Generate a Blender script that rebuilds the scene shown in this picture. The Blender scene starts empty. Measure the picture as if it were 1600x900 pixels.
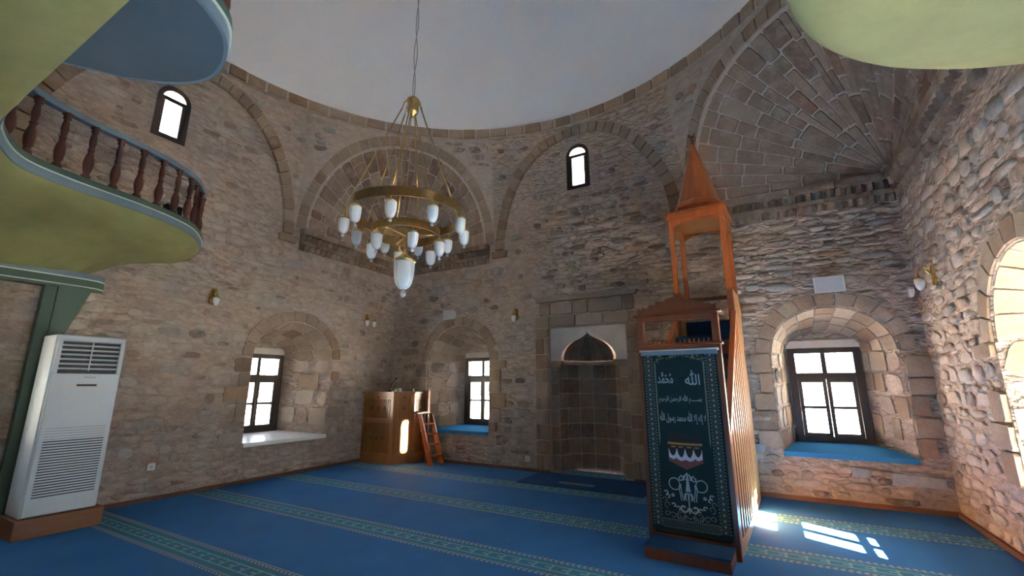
import bpy, math, random
from mathutils import Vector, Matrix
from mathutils.geometry import tessellate_polygon
import numpy as np
random.seed(7)
RND = random.Random(11)
PI = math.pi
SC = bpy.context.scene
COL = SC.collection

# ------------------------------------------------------------------ camera
F_PX, PITCH, YAW, EYE = 688.0, math.atan(150/688.0), math.radians(29.5), 1.6
cam = bpy.data.cameras.new('camera')
cam.sensor_width = 36.0; cam.sensor_fit = 'HORIZONTAL'; cam.lens = 36.0*F_PX/1600.0
cam.clip_start = 0.05; cam.clip_end = 500
camo = bpy.data.objects.new('camera', cam); COL.objects.link(camo)
camo.location = (0, 0, EYE)
camo.rotation_euler = (PI/2+PITCH, 0, YAW)
SC.camera = camo

# ------------------------------------------------------------------ world, sun, exposure
SUN_H = Vector((-1.0, 0.53)); SUN_TAN = 0.557
sun_dir = Vector((SUN_H.x, SUN_H.y, -SUN_TAN*SUN_H.length)).normalized()
world = bpy.data.worlds.new('sky'); SC.world = world; world.use_nodes = True
wn = world.node_tree.nodes; wl = world.node_tree.links
bg = wn['Background']
sky = wn.new('ShaderNodeTexSky'); sky.sky_type = 'NISHITA'; sky.sun_disc = False
sky.sun_elevation = math.atan(SUN_TAN)
sky.sun_rotation = math.atan2(-sun_dir.x, -sun_dir.y)
sky.air_density = 1.0; sky.dust_density = 2.0; sky.ozone_density = 1.0
hs = wn.new('ShaderNodeHueSaturation'); hs.inputs['Saturation'].default_value = 0.28
wl.new(sky.outputs[0], hs.inputs['Color']); wl.new(hs.outputs[0], bg.inputs[0])
bg.inputs[1].default_value = 0.72
sun = bpy.data.lights.new('sun', 'SUN'); sun.energy = 200.0; sun.angle = math.radians(0.55)
sun.color = (1.0, 0.93, 0.82)
suno = bpy.data.objects.new('sun', sun); COL.objects.link(suno)
suno.rotation_euler = sun_dir.to_track_quat('-Z', 'Y').to_euler(); suno.location = (20, -10, 15)
vs = SC.view_settings
vs.view_transform = 'Standard'; vs.look = 'None'; vs.gamma = 1.0; vs.use_curve_mapping = False
vs.exposure = 2.62
SC.cycles.max_bounces = 10; SC.cycles.diffuse_bounces = 7; SC.cycles.glossy_bounces = 4
SC.cycles.transparent_max_bounces = 12; SC.cycles.use_denoising = True
SC.cycles.sample_clamp_indirect = 8.0
SC.cycles.caustics_reflective = False; SC.cycles.caustics_refractive = False

def portal(loc, w, h, direction):
    l = bpy.data.lights.new('daylight_portal', 'AREA'); l.shape = 'RECTANGLE'; l.size = w; l.size_y = h
    l.cycles.is_portal = True
    o = bpy.data.objects.new('daylight_portal', l); COL.objects.link(o)
    o.location = loc; o.rotation_euler = Vector(direction).to_track_quat('-Z', 'Y').to_euler()

# ------------------------------------------------------------------ room constants
CX, CY, RR = -2.9, 3.035, 4.81
WL, WR, WF, WB = CX-RR, CX+RR, CY+RR, CY-RR
OCT = RR*math.tan(PI/8)   # half side of the octagon
ZS = 4.6              # springing of the corner squinches
ZT = 7.10             # top of the drum
TH = 0.80             # wall thickness at the windows

# ------------------------------------------------------------------ material helpers
class NT:
    def __init__(s, name):
        s.m = bpy.data.materials.new(name); s.m.use_nodes = True
        s.n = s.m.node_tree.nodes; s.l = s.m.node_tree.links; s.b = s.n['Principled BSDF']
    def new(s, t, **kw):
        x = s.n.new('ShaderNode'+t)
        for k, v in kw.items():
            if k in x.inputs: x.inputs[k].default_value = v
            else: setattr(x, k, v)
        return x
    def link(s, a, b): s.l.new(a, b)
    def math(s, op, a, b=None, c=None):
        x = s.n.new('ShaderNodeMath'); x.operation = op
        for i, v in enumerate((a, b, c)):
            if v is None: continue
            if isinstance(v, (int, float)): x.inputs[i].default_value = v
            else: s.l.new(v, x.inputs[i])
        return x.outputs[0]
    def mix(s, f, a, b, blend='MIX'):
        x = s.n.new('ShaderNodeMix'); x.data_type = 'RGBA'; x.blend_type = blend
        for i, v in ((0, f), (6, a), (7, b)):
            if isinstance(v, (int, float)): x.inputs[i].default_value = v
            elif isinstance(v, tuple): x.inputs[i].default_value = (*v, 1) if len(v) == 3 else v
            else: s.l.new(v, x.inputs[i])
        return x.outputs[2]
    def ramp(s, f, stops, interp='LINEAR'):
        x = s.n.new('ShaderNodeValToRGB'); x.color_ramp.interpolation = interp
        e = x.color_ramp.elements
        while len(e) < len(stops): e.new(0.5)
        for i, (p, c) in enumerate(stops):
            e[i].position = p
            e[i].color = (*c, 1) if isinstance(c, tuple) else (c, c, c, 1)
        s.l.new(f, x.inputs[0]); return x.outputs[0]
    def pos(s): return s.n.new('ShaderNodeNewGeometry').outputs['Position']
    def noise(s, vec, scale, detail=4, rough=0.6, dim='3D'):
        x = s.n.new('ShaderNodeTexNoise'); x.inputs['Scale'].default_value = scale
        x.inputs['Detail'].default_value = detail; x.inputs['Roughness'].default_value = rough
        if vec is not None: s.l.new(vec, x.inputs['Vector'])
        return x.outputs[0]
    def bump(s, h, strength=0.5, dist=0.02):
        x = s.n.new('ShaderNodeBump'); x.inputs['Strength'].default_value = strength; x.inputs['Distance'].default_value = dist
        s.l.new(h, x.inputs['Height']); s.l.new(x.outputs[0], s.b.inputs['Normal'])
    def base(s, c):
        if isinstance(c, tuple): s.b.inputs['Base Color'].default_value = (*c, 1)
        else: s.l.new(c, s.b.inputs['Base Color'])
        return s
    def set(s, rough=0.6, metal=0.0, spec=0.5):
        s.b.inputs['Roughness'].default_value = rough; s.b.inputs['Metallic'].default_value = metal
        s.b.inputs['Specular IOR Level'].default_value = spec
        return s

MORTAR = (0.57, 0.465, 0.395)
def stone_mat(name, stops, smear=0.5, bump=0.6):
    t = NT(name); p = t.pos()
    oi = t.new('ObjectInfo').outputs['Random']
    isl = t.n.new('ShaderNodeNewGeometry').outputs['Random Per Island']
    r = t.math('FRACT', t.math('ADD', oi, t.math('MULTIPLY', isl, 3.77)))
    c = t.ramp(r, stops)
    n1 = t.noise(p, 7, 6, 0.65); n2 = t.noise(p, 38, 4, 0.7)
    c = t.mix(t.ramp(n1, [(0.3, 0.0), (0.75, 0.55)]), c, t.mix(1.0, c, (1.25, 1.2, 1.15), 'MULTIPLY'))
    c = t.mix(t.ramp(n2, [(0.25, 0.55), (0.55, 0.0)]), c, t.mix(1.0, c, (0.55, 0.5, 0.48), 'MULTIPLY'))
    n3 = t.noise(p, 4.3, 5, 0.7)
    c = t.mix(t.ramp(n3, [(0.46, 0.0), (0.66, smear)]), c, MORTAR)
    t.base(c).set(0.92, 0, 0.2)
    t.bump(t.math('ADD', n1, t.math('MULTIPLY', n2, 0.6)), bump, 0.03)
    return t.m
M = {}
M['rubble'] = stone_mat('rubble_stone', [(0.0, (0.490, 0.389, 0.320)), (0.22, (0.402, 0.314, 0.252)), (0.40, (0.461, 0.399, 0.342)), (0.56, (0.323, 0.252, 0.203)),
                                         (0.70, (0.216, 0.166, 0.135)), (0.80, (0.353, 0.342, 0.324)), (0.88, (0.431, 0.285, 0.198)), (0.94, (0.167, 0.133, 0.113)), (1.0, (0.294, 0.209, 0.162))], 0.7, 0.8)
M['rubble_l'] = stone_mat('smeared_rubble_stone', [(0.0, (0.529, 0.437, 0.365)), (0.3, (0.451, 0.366, 0.302)), (0.48, (0.490, 0.446, 0.396)), (0.64, (0.392, 0.309, 0.252)),
                                         (0.76, (0.265, 0.209, 0.171)), (0.84, (0.40, 0.385, 0.36)), (0.92, (0.392, 0.266, 0.198)), (1.0, (0.216, 0.176, 0.149))], 0.85, 0.8)
M['ashlar'] = stone_mat('cut_stone', [(0.0, (0.351, 0.264, 0.191)), (0.35, (0.279, 0.204, 0.144)), (0.6, (0.396, 0.315, 0.242)), (0.8, (0.234, 0.162, 0.117)), (1.0, (0.306, 0.200, 0.136))], 0.18, 0.5)
M['fan'] = stone_mat('squinch_stone', [(0.0, (0.284, 0.204, 0.146)), (0.4, (0.215, 0.148, 0.107)), (0.7, (0.318, 0.240, 0.178)), (0.9, (0.159, 0.104, 0.075)), (1.0, (0.249, 0.144, 0.100))], 0.3, 0.6)
M['pale'] = stone_mat('pale_cut_stone', [(0.0, (0.40, 0.335, 0.235)), (0.5, (0.35, 0.285, 0.195)), (1.0, (0.44, 0.375, 0.27))], 0.3, 0.3)

def mortar_mat(name, c0, c1, c2, bump=0.9):
    t = NT(name); p = t.pos()
    n1 = t.noise(p, 1.1, 6, 0.6); n2 = t.noise(p, 9, 6, 0.65); n3 = t.noise(p, 45, 3, 0.6)
    c = t.mix(t.ramp(n1, [(0.35, 0.0), (0.65, 1.0)]), c0, c1)
    c = t.mix(t.ramp(n2, [(0.5, 0.0), (0.72, 0.8)]), c, c2)
    mp = t.new('Mapping'); t.link(p, mp.inputs[0]); mp.inputs['Scale'].default_value = (1, 1, 2.3)
    wob = t.n.new('ShaderNodeTexNoise'); wob.inputs['Scale'].default_value = 5; t.link(mp.outputs[0], wob.inputs['Vector'])
    vm = t.n.new('ShaderNodeVectorMath'); vm.operation = 'MULTIPLY_ADD'; t.link(wob.outputs['Color'], vm.inputs[0]); vm.inputs[1].default_value = (0.25, 0.25, 0.25); t.link(mp.outputs[0], vm.inputs[2])
    vo = t.n.new('ShaderNodeTexVoronoi'); vo.inputs['Scale'].default_value = 7.5; vo.feature = 'SMOOTH_F1'; vo.inputs['Smoothness'].default_value = 0.5; t.link(vm.outputs[0], vo.inputs['Vector'])
    c = t.mix(t.ramp(vo.outputs['Distance'], [(0.25, 0.0), (0.62, 0.45)]), c, c2)
    hue = t.new('SeparateColor'); t.link(vo.outputs['Color'], hue.inputs[0])
    c = t.mix(t.ramp(hue.outputs[0], [(0.55, 0.0), (0.95, 0.5)]), c, (c2[0]*1.15, c2[1]*1.15, c2[2]*1.2))
    t.base(c).set(0.95, 0, 0.15)
    h = t.math('ADD', t.math('MULTIPLY', n2, 1.3), t.math('MULTIPLY', n3, 0.5))
    t.bump(t.math('SUBTRACT', h, t.math('MULTIPLY', vo.outputs['Distance'], 1.3 if bump > 0.7 else 0.0)), bump, 0.06)
    return t.m
M['mortar'] = mortar_mat('lime_mortar', (0.60, 0.485, 0.41), (0.55, 0.43, 0.35), (0.37, 0.28, 0.225))
M['joint'] = mortar_mat('pale_joint_mortar', (0.54, 0.45, 0.38), (0.49, 0.40, 0.335), (0.38, 0.30, 0.25), 0.5)

def simple(name, c, rough=0.6, metal=0.0, var=0.12, scale=12, bump=0.0, spec=0.5):
    t = NT(name); n = t.noise(t.pos(), scale, 4, 0.6)
    lo = tuple(x*(1-var) for x in c); hi = tuple(min(1, x*(1+var)) for x in c)
    t.base(t.mix(t.ramp(n, [(0.3, 0.0), (0.7, 1.0)]), lo, hi)).set(rough, metal, spec)
    if bump: t.bump(n, bump, 0.01)
    return t.m
M['plaster'] = simple('dome_plaster', (0.86, 0.86, 0.87), 0.85, 0, 0.02, 1.2)
M['white_plaster'] = simple('white_plaster', (0.62, 0.56, 0.50), 0.85, 0, 0.12, 4, 0.2)
M['yellow'] = simple('yellow_green_plaster', (0.26, 0.248, 0.092), 0.8, 0, 0.14, 2.6, 0.3)
M['soffit_blue'] = simple('blue_painted_board', (0.062, 0.10, 0.13), 0.7, 0, 0.08, 3)
M['rim_blue'] = simple('light_blue_paint', (0.14, 0.20, 0.255), 0.55, 0, 0.05, 6)
M['rim_green'] = simple('dark_green_paint', (0.045, 0.085, 0.062), 0.55, 0, 0.08, 6)
M['rim_line'] = simple('pale_cream_paint', (0.6, 0.66, 0.58), 0.6, 0, 0.05, 6)
M['white'] = simple('white_lacquer', (0.68, 0.74, 0.78), 0.3, 0, 0.02, 5)
M['white_matt'] = simple('white_plastic', (0.72, 0.72, 0.72), 0.5, 0, 0.02, 5)
M['dark'] = simple('black_slot', (0.015, 0.018, 0.022), 0.5, 0, 0.1, 5)
M['grey_metal'] = simple('grey_steel', (0.35, 0.36, 0.38), 0.35, 0.9, 0.05, 8)
M['brass'] = simple('brushed_brass', (0.50, 0.33, 0.14), 0.28, 1.0, 0.15, 30)
M['gold'] = simple('polished_gilt_brass', (0.72, 0.50, 0.18), 0.22, 1.0, 0.12, 30)
M['blackmetal'] = simple('black_metal', (0.02, 0.02, 0.022), 0.4, 0.5, 0.1, 9)
M['marble'] = simple('white_marble', (0.80, 0.79, 0.77), 0.35, 0, 0.06, 3)
M['sill_carpet'] = simple('blue_sill_carpet', (0.035, 0.20, 0.42), 0.95, 0, 0.12, 60, 0.3, 0.1)
M['pulpit_carpet'] = simple('navy_stair_carpet', (0.016, 0.058, 0.13), 0.95, 0, 0.15, 60, 0.3, 0.1)
M['ground'] = simple('outdoor_paving', (0.62, 0.59, 0.53), 0.9, 0, 0.15, 0.4)

def wood_mat(name, c0, c1, rough, axis=2, scale=14):
    t = NT(name); p = t.pos()
    mp = t.new('Mapping'); t.link(p, mp.inputs[0])
    sc = [1.0, 1.0, 1.0]; sc[axis] = 0.08
    mp.inputs['Scale'].default_value = sc
    n = t.noise(mp.outputs[0], scale, 5, 0.65); n2 = t.noise(mp.outputs[0], scale*5, 3, 0.6)
    f = t.math('ADD', t.math('MULTIPLY', n, 0.75), t.math('MULTIPLY', n2, 0.25))
    t.base(t.mix(t.ramp(f, [(0.35, 0.0), (0.65, 1.0)]), c0, c1)).set(rough, 0, 0.5)
    t.bump(f, 0.08, 0.004)
    return t.m
M['wood_orange'] = wood_mat('varnished_orange_wood', (0.33, 0.075, 0.016), (0.45, 0.12, 0.028), 0.28)
M['wood_flank'] = wood_mat('light_orange_wood', (0.36, 0.16, 0.055), (0.48, 0.24, 0.09), 0.3)
M['wood_red'] = wood_mat('dark_red_wood', (0.13, 0.034, 0.015), (0.185, 0.055, 0.024), 0.35)
M['wood_honey'] = wood_mat('honey_wood', (0.235, 0.092, 0.026), (0.35, 0.15, 0.047), 0.28)
M['wood_plinth'] = wood_mat('brown_plinth_wood', (0.21, 0.088, 0.04), (0.30, 0.135, 0.065), 0.45, 1)
M['wood_frame'] = wood_mat('dark_window_wood', (0.028, 0.017, 0.013), (0.045, 0.026, 0.02), 0.4)
M['wood_baluster'] = wood_mat('red_brown_baluster_wood', (0.062, 0.017, 0.011), (0.105, 0.03, 0.019), 0.35)
M['wood_skirting'] = wood_mat('brown_skirting_wood', (0.12, 0.05, 0.03), (0.17, 0.075, 0.045), 0.5, 0)

def glass_mat():
    t = NT('window_glass'); t.n.remove(t.b)
    out = t.n['Material Output']
    tr = t.new('BsdfTransparent'); tr.inputs[0].default_value = (0.95, 0.97, 0.98, 1)
    gl = t.new('BsdfGlossy'); gl.inputs['Roughness'].default_value = 0.03
    mx = t.new('MixShader'); mx.inputs[0].default_value = 0.07
    t.link(tr.outputs[0], mx.inputs[1]); t.link(gl.outputs[0], mx.inputs[2]); t.link(mx.outputs[0], out.inputs[0])
    return t.m
M['glass'] = glass_mat()
def frosted():
    t = NT('frosted_lamp_glass'); t.base((0.80, 0.81, 0.83)).set(0.45, 0, 0.5)
    t.b.inputs['Transmission Weight'].default_value = 0.25
    t.b.inputs['Subsurface Weight'].default_value = 0.0
    return t.m
M['frosted'] = frosted()
def clear():
    t = NT('clear_glass_ball'); t.base((0.9, 0.92, 0.94)).set(0.08, 0, 0.8); t.b.inputs['Transmission Weight'].default_value = 0.5
    return t.m
M['clear'] = clear()

def carpet_mat():
    t = NT('blue_prayer_carpet'); p = t.pos()
    sep = t.new('SeparateXYZ'); t.link(p, sep.inputs[0]); X, Y = sep.outputs[0], sep.outputs[1]
    # rows of prayer stripes every 1.375 m along the room depth
    q = t.math('SUBTRACT', t.math('FRACT', t.math('DIVIDE', t.math('SUBTRACT', Y, 2.60-1.375*4.5), 1.375)), 0.5)
    d = t.math('ABSOLUTE', t.math('MULTIPLY', q, 1.375))          # distance to the stripe centre line
    def band(lo, hi):
        return t.math('MULTIPLY', t.math('GREATER_THAN', d, lo), t.math('LESS_THAN', d, hi))
    n = t.noise(p, 2.0, 4, 0.6); nf = t.noise(p, 160, 2, 0.6)
    blue = t.mix(t.ramp(n, [(0.3, 0.0), (0.7, 1.0)]), (0.036, 0.165, 0.41), (0.047, 0.20, 0.49))
    blue = t.mix(t.ramp(nf, [(0.3, 0.35), (0.7, 0.0)]), blue, (0.025, 0.105, 0.28))
    teal = (0.05, 0.21, 0.33); pale = (0.25, 0.42, 0.50); cream = (0.40, 0.37, 0.31)
    c = t.mix(band(-1, 0.135), blue, teal)
    dash = t.math('GREATER_THAN', t.math('FRACT', t.math('MULTIPLY', X, 6.0)), 0.55)
    c = t.mix(t.math('MULTIPLY', band(-1, 0.010), dash), c, pale)
    c = t.mix(band(0.05, 0.064), c, pale)
    tick = t.math('MULTIPLY', t.math('GREATER_THAN', t.math('FRACT', t.math('MULTIPLY', X, 6.0)), 0.86), band(0.02, 0.05))
    c = t.mix(tick, c, pale)
    zig = t.math('GREATER_THAN', t.math('FRACT', t.math('ADD', t.math('MULTIPLY', X, 18.0), t.math('MULTIPLY', d, 16.0))), 0.45)
    c = t.mix(t.math('MULTIPLY', band(0.125, 0.150), zig), c, cream)
    zig2 = t.math('GREATER_THAN', t.math('FRACT', t.math('SUBTRACT', t.math('MULTIPLY', X, 18.0), t.math('MULTIPLY', d, 16.0))), 0.45)
    c = t.mix(t.math('MULTIPLY', band(0.155, 0.18), zig2), c, cream)
    t.base(c).set(0.85, 0, 0.12)
    t.bump(t.math('ADD', nf, t.math('MULTIPLY', n, 2)), 0.25, 0.006)
    return t.m
M['carpet'] = carpet_mat()

# ------------------------------------------------------------------ object helpers
def link(name, verts, faces, mat, parent=None, smooth=False, recenter=True, local=False):
    """one mesh object; vertices in world coordinates unless local (then in the parent's frame)"""
    me = bpy.data.meshes.new(name); o = bpy.data.objects.new(name, me)
    off = Vector((0, 0, 0))
    if recenter and not local:
        a = np.array([tuple(v) for v in verts]); off = Vector((a.min(0)+a.max(0))/2)
        if parent is None: off.z = float(a[:, 2].min())
    me.from_pydata([tuple(Vector(v)-off) for v in verts], [], faces)
    if smooth:
        for p in me.polygons: p.use_smooth = True
    me.materials.append(M[mat] if isinstance(mat, str) else mat)
    me.update()
    o.location = off
    COL.objects.link(o)
    if parent is not None:
        o.parent = parent
        if not local: o.location = off-parent.location
    return o
class MB:
    """collects shapes into one mesh"""
    def __init__(s): s.v = []; s.f = []
    def add(s, v, f):
        b = len(s.v); s.v += [Vector(x) for x in v]; s.f += [tuple(i+b for i in q) for q in f]; return s
    def box(s, x0, y0, z0, x1, y1, z1, bev=0.0):
        if bev <= 0:
            v = [(x0,y0,z0),(x1,y0,z0),(x1,y1,z0),(x0,y1,z0),(x0,y0,z1),(x1,y0,z1),(x1,y1,z1),(x0,y1,z1)]
            return s.add(v, [(3,2,1,0),(4,5,6,7),(0,1,5,4),(1,2,6,5),(2,3,7,6),(3,0,4,7)])
        b = min(bev, (x1-x0)/2.01, (y1-y0)/2.01, (z1-z0)/2.01)
        v = []
        for z, k in ((z0, b), (z0+b, 0), (z1-b, 0), (z1, b)):
            xa, xb, ya, yb = x0+k, x1-k, y0+k, y1-k
            c = b if k == 0 else b*0.4
            v += [(xa+c,ya,z),(xb-c,ya,z),(xb,ya+c,z),(xb,yb-c,z),(xb-c,yb,z),(xa+c,yb,z),(xa,yb-c,z),(xa,ya+c,z)]
        f = [tuple(reversed(range(8))), tuple(range(24, 32))]
        for k in range(3):
            for i in range(8): f.append((k*8+i, k*8+(i+1) % 8, (k+1)*8+(i+1) % 8, (k+1)*8+i))
        return s.add(v, f)
    def lathe(s, prof, n=16, c=(0,0,0), axis='z'):
        v = []; f = []
        for r, z in prof:
            for i in range(n):
                a = 2*PI*i/n; v.append((c[0]+r*math.cos(a), c[1]+r*math.sin(a), c[2]+z))
        m = len(prof)
        for k in range(m-1):
            for i in range(n): f.append((k*n+i, k*n+(i+1) % n, (k+1)*n+(i+1) % n, (k+1)*n+i))
        f.append(tuple(reversed(range(n)))); f.append(tuple(range((m-1)*n, m*n)))
        return s.add(v, f)
    def tube(s, pts, r, n=8, closed=False):
        pts = [Vector(p) for p in pts]; m = len(pts); v = []; f = []
        for k, p in enumerate(pts):
            a = pts[k-1] if (k > 0 or closed) else p; b = pts[(k+1) % m] if (k < m-1 or closed) else p
            d = (b-a).normalized(); up = Vector((0,0,1)) if abs(d.z) < 0.95 else Vector((1,0,0))
            x = d.cross(up).normalized(); y = x.cross(d)
            rr = r[k] if isinstance(r, (list, tuple)) else r
            for i in range(n):
                t = 2*PI*i/n; v.append(p+x*rr*math.cos(t)+y*rr*math.sin(t))
        for k in range(m if closed else m-1):
            for i in range(n):
                k2 = (k+1) % m; f.append((k*n+i, k*n+(i+1) % n, k2*n+(i+1) % n, k2*n+i))
        if not closed: f += [tuple(reversed(range(n))), tuple(range((m-1)*n, m*n))]
        return s.add(v, f)
    def prism(s, poly, fn, d0, d1):
        """poly in 2D, fn(a, b, depth) -> 3D point"""
        n = len(poly); v = [fn(a, b, d0) for a, b in poly]+[fn(a, b, d1) for a, b in poly]
        tri = tessellate_polygon([[Vector((a, b, 0)) for a, b in poly]])
        f = [tuple(t) for t in tri]+[tuple(i+n for i in reversed(t)) for t in tri]
        f += [(i, (i+1) % n, n+(i+1) % n, n+i) for i in range(n)]
        return s.add(v, f)
    def build(s, name, mat, parent=None, smooth=False, world=False):
        if world: return link(name, s.v, s.f, mat, parent, smooth, False, False)
        return link(name, s.v, s.f, mat, parent, smooth, True, parent is not None)

def tag(o, label=None, cat=None, group=None, kind=None):
    if label: o['label'] = label
    if cat: o['category'] = cat
    if group: o['group'] = group
    if kind: o['kind'] = kind
    return o
def empty(name, loc=(0,0,0), rz=0.0):
    o = bpy.data.objects.new(name, None); o.location = loc; o.rotation_euler = (0,0,rz); o.empty_display_size = 0.1
    COL.objects.link(o); return o
def smoothstep(a, b, x):
    t = max(0.0, min(1.0, (x-a)/(b-a))); return t*t*(3-2*t)
def autosmooth(o, ang=40):
    for p in o.data.polygons: p.use_smooth = True
    try: o.data.set_sharp_from_angle(angle=math.radians(ang))
    except Exception: pass
    return o

# ------------------------------------------------------------------ projection (only to pick which stones become separate pieces)
_F = Vector((-math.sin(YAW)*math.cos(PITCH), math.cos(YAW)*math.cos(PITCH), math.sin(PITCH)))
_R = Vector((math.cos(YAW), math.sin(YAW), 0)); _U = _R.cross(_F)
def in_frame(p, m=60):
    q = Vector(p)-Vector((0,0,EYE)); z = q.dot(_F)
    if z < 0.1: return 0.0
    x = 800+F_PX*q.dot(_R)/z; y = 450-F_PX*q.dot(_U)/z
    return 1.0/z if (-m < x < 1600+m and -m < y < 900+m) else 0.0

# ------------------------------------------------------------------ wall surfaces
def drum(q, z):
    d = Vector((q[0]-CX, q[1]-CY)); r = d.length
    k = smoothstep(5.0, 6.95, z); r2 = r+(RR-0.01-r)*k
    d.normalize(); return Vector((CX+d.x*r2, CY+d.y*r2, z))
def surf(name):
    if name == 'left':  q = lambda u: (WL, u); n = Vector((1,0,0)); c = CY
    if name == 'front': q = lambda u: (u, WF); n = Vector((0,-1,0)); c = CX
    if name == 'right': q = lambda u: (WR, u); n = Vector((-1,0,0)); c = CY
    if name == 'back':  q = lambda u: (u, WB); n = Vector((0,1,0)); c = CX
    def S(u, v, d=0.0):
        a = q(u)
        p = drum(a, v) if v > ZS else Vector((a[0], a[1], v))
        return p+n*d
    return S, n, c
def diag(sx, sy):
    dx = Vector((sx, sy)).normalized(); t = Vector((-dx.y, dx.x))
    c = Vector((CX, CY))+dx*RR
    def S(u, v, d=0.0):
        a = c+t*u; p = drum(a, v)
        return p-Vector((dx.x, dx.y, 0))*d
    return S, -Vector((dx.x, dx.y, 0)), dx, t

def stone_geo(S, poly, proud, rings=3):
    n = len(poly); cu = sum(p[0] for p in poly)/n; cv = sum(p[1] for p in poly)/n
    v = []; f = []
    lv = ((1.0, -0.012), (0.955, proud*0.65), (0.80, proud)) if rings == 3 else ((1.0, -0.012), (0.95, proud))
    for sc, d in lv:
        for a, b in poly: v.append(S(cu+(a-cu)*sc, cv+(b-cv)*sc, d))
    v.append(S(cu, cv, proud*1.08))
    for k in range(len(lv)-1):
        for i in range(n): f.append((k*n+i, k*n+(i+1) % n, (k+1)*n+(i+1) % n, (k+1)*n+i))
    b = (len(lv)-1)*n
    for i in range(n): f.append((b+i, b+(i+1) % n, len(lv)*n))
    return v, f
def rubble_poly(u, v, w, h, rnd):
    n = rnd.choice((7, 8, 9, 10)); out = []; e = rnd.uniform(0.5, 0.95); ph = rnd.random()
    for i in range(n):
        a = 2*PI*(i+ph+rnd.uniform(-0.25, 0.25))/n; ca, sa = math.cos(a), math.sin(a); k = rnd.uniform(0.74, 1.10)
        out.append((u+w/2*k*math.copysign(abs(ca)**e, ca), v+h/2*k*math.copysign(abs(sa)**e, sa)))
    return out
def block_poly(u0, u1, v0, v1, gap=0.012, rnd=RND, jit=0.006):
    u0 += gap/2; u1 -= gap/2; v0 += gap/2; v1 -= gap/2
    c = min(u1-u0, v1-v0)*0.09; j = lambda: rnd.uniform(-jit, jit)
    um = (u0+u1)/2; vm = (v0+v1)/2
    return [(u0+c, v0+j()), (um, v0+j()), (u1-c, v0+j()), (u1+j(), v0+c), (u1+j(), vm), (u1+j(), v1-c),
            (u1-c, v1+j()), (um, v1+j()), (u0+c, v1+j()), (u0+j(), v1-c), (u0+j(), vm), (u0+j(), v0+c)]

def rubble(region, S, skip, rnd, rows=(0.10, 0.24), widths=(0.14, 0.5), drop=0.16, proud=(0.012, 0.035), keep=None):
    """irregular courses of stones in a rectangle of wall; returns list of (weight, geo)"""
    u0, u1, v0, v1 = region; out = []
    v = v0
    while v < v1-0.03:
        h = rnd.uniform(*rows); u = u0-rnd.uniform(0, 0.3)
        while u < u1:
            w = rnd.uniform(*widths)*(0.8+0.5*h/rows[1])
            cu, cv = u+w/2, v+h/2+rnd.uniform(-0.02, 0.02)
            if rnd.random() > drop and cu-w/2 > u0-0.02 and cu+w/2 < u1+0.02 and cv+h/2 < v1+0.02 and not skip(cu, cv, w/2, h/2):
                hh = h*rnd.uniform(0.72, 0.98); ww = w*rnd.uniform(0.82, 0.97)
                if hh > 0.15 and rnd.random() < 0.25:    # two flat stones above each other
                    for k in (-0.25, 0.25):
                        out.append((cu, cv+k*hh, ww*rnd.uniform(0.7, 1), hh*0.46, rnd.uniform(*proud)))
                else:
                    out.append((cu, cv, ww, hh, rnd.uniform(*proud)))
            u += w
        v += h
    res = []
    for cu, cv, w, h, pr in out:
        wgt = in_frame(S(cu, cv))*math.sqrt(w*h)
        res.append((wgt, stone_geo(S, rubble_poly(cu, cv, w, h, rnd), pr)))
    return res
def place_stones(parent, stones, mat, limit, name='stone', stuff='small_stones'):
    stones = sorted(stones, key=lambda s: -s[0])
    for w, (v, f) in stones[:limit]:
        link(name, v, f, mat, parent, True)
    rest = stones[limit:]
    if rest:
        b = MB()
        for w, (v, f) in rest: b.add(v, f)
        o = link(stuff, b.v, b.f, mat, parent, True); o['kind'] = 'stuff'

# ------------------------------------------------------------------ windows
class Win:
    """deep arched reveal: inner opening (u0,u1,z0,zs,zt) at the wall face, frame rectangle (a0,a1,b0,b1) at depth dp"""
    def __init__(s, u0, u1, z0, zs, zt, a0, a1, b0, b1, dp, tz):
        s.__dict__.update(locals())
        n = 14; c = (u0+u1)/2; hw = (u1-u0)/2
        s.inner = [(u0, z0), (u0, (z0+zs)/2)]+[(c-hw*math.cos(PI*i/n), zs+(zt-zs)*math.sin(PI*i/n)) for i in range(n+1)]+[(u1, (z0+zs)/2), (u1, z0)]
        ac = (a0+a1)/2; ah = (a1-a0)/2+0.035; bs = b1-0.06
        s.outer = [(ac-ah, b0-0.02), (ac-ah, (b0+bs)/2)]+[(ac-ah*math.cos(PI*i/n), bs+(tz-bs)*math.sin(PI*i/n)) for i in range(n+1)]+[(ac+ah, (b0+bs)/2), (ac+ah, b0-0.02)]
        s.rect = [(a0, b0), (a0, b1), (a1, b1), (a1, b0)]
    def skip(s, u, v, w, h, m=0.03):
        if u+w < s.u0-m or u-w > s.u1+m or v+h < s.z0-0.08: return False
        if v-h < s.zs: return v-h < s.zs and v+h > s.z0-0.08
        c = (s.u0+s.u1)/2; a = (s.u1-s.u0)/2+0.26; b = s.zt-s.zs+0.26
        for du in (-w, w):
            if ((u+du-c)/a)**2+((v-h-s.zs)/b)**2 < 1: return True
        return ((u-c)/a)**2+((v-h-s.zs)/b)**2 < 1
def outline_at(poly, t):
    k = t*(len(poly)-1); i = min(int(k), len(poly)-2); r = k-i
    return (poly[i][0]*(1-r)+poly[i+1][0]*r, poly[i][1]*(1-r)+poly[i+1][1]*r)

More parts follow.
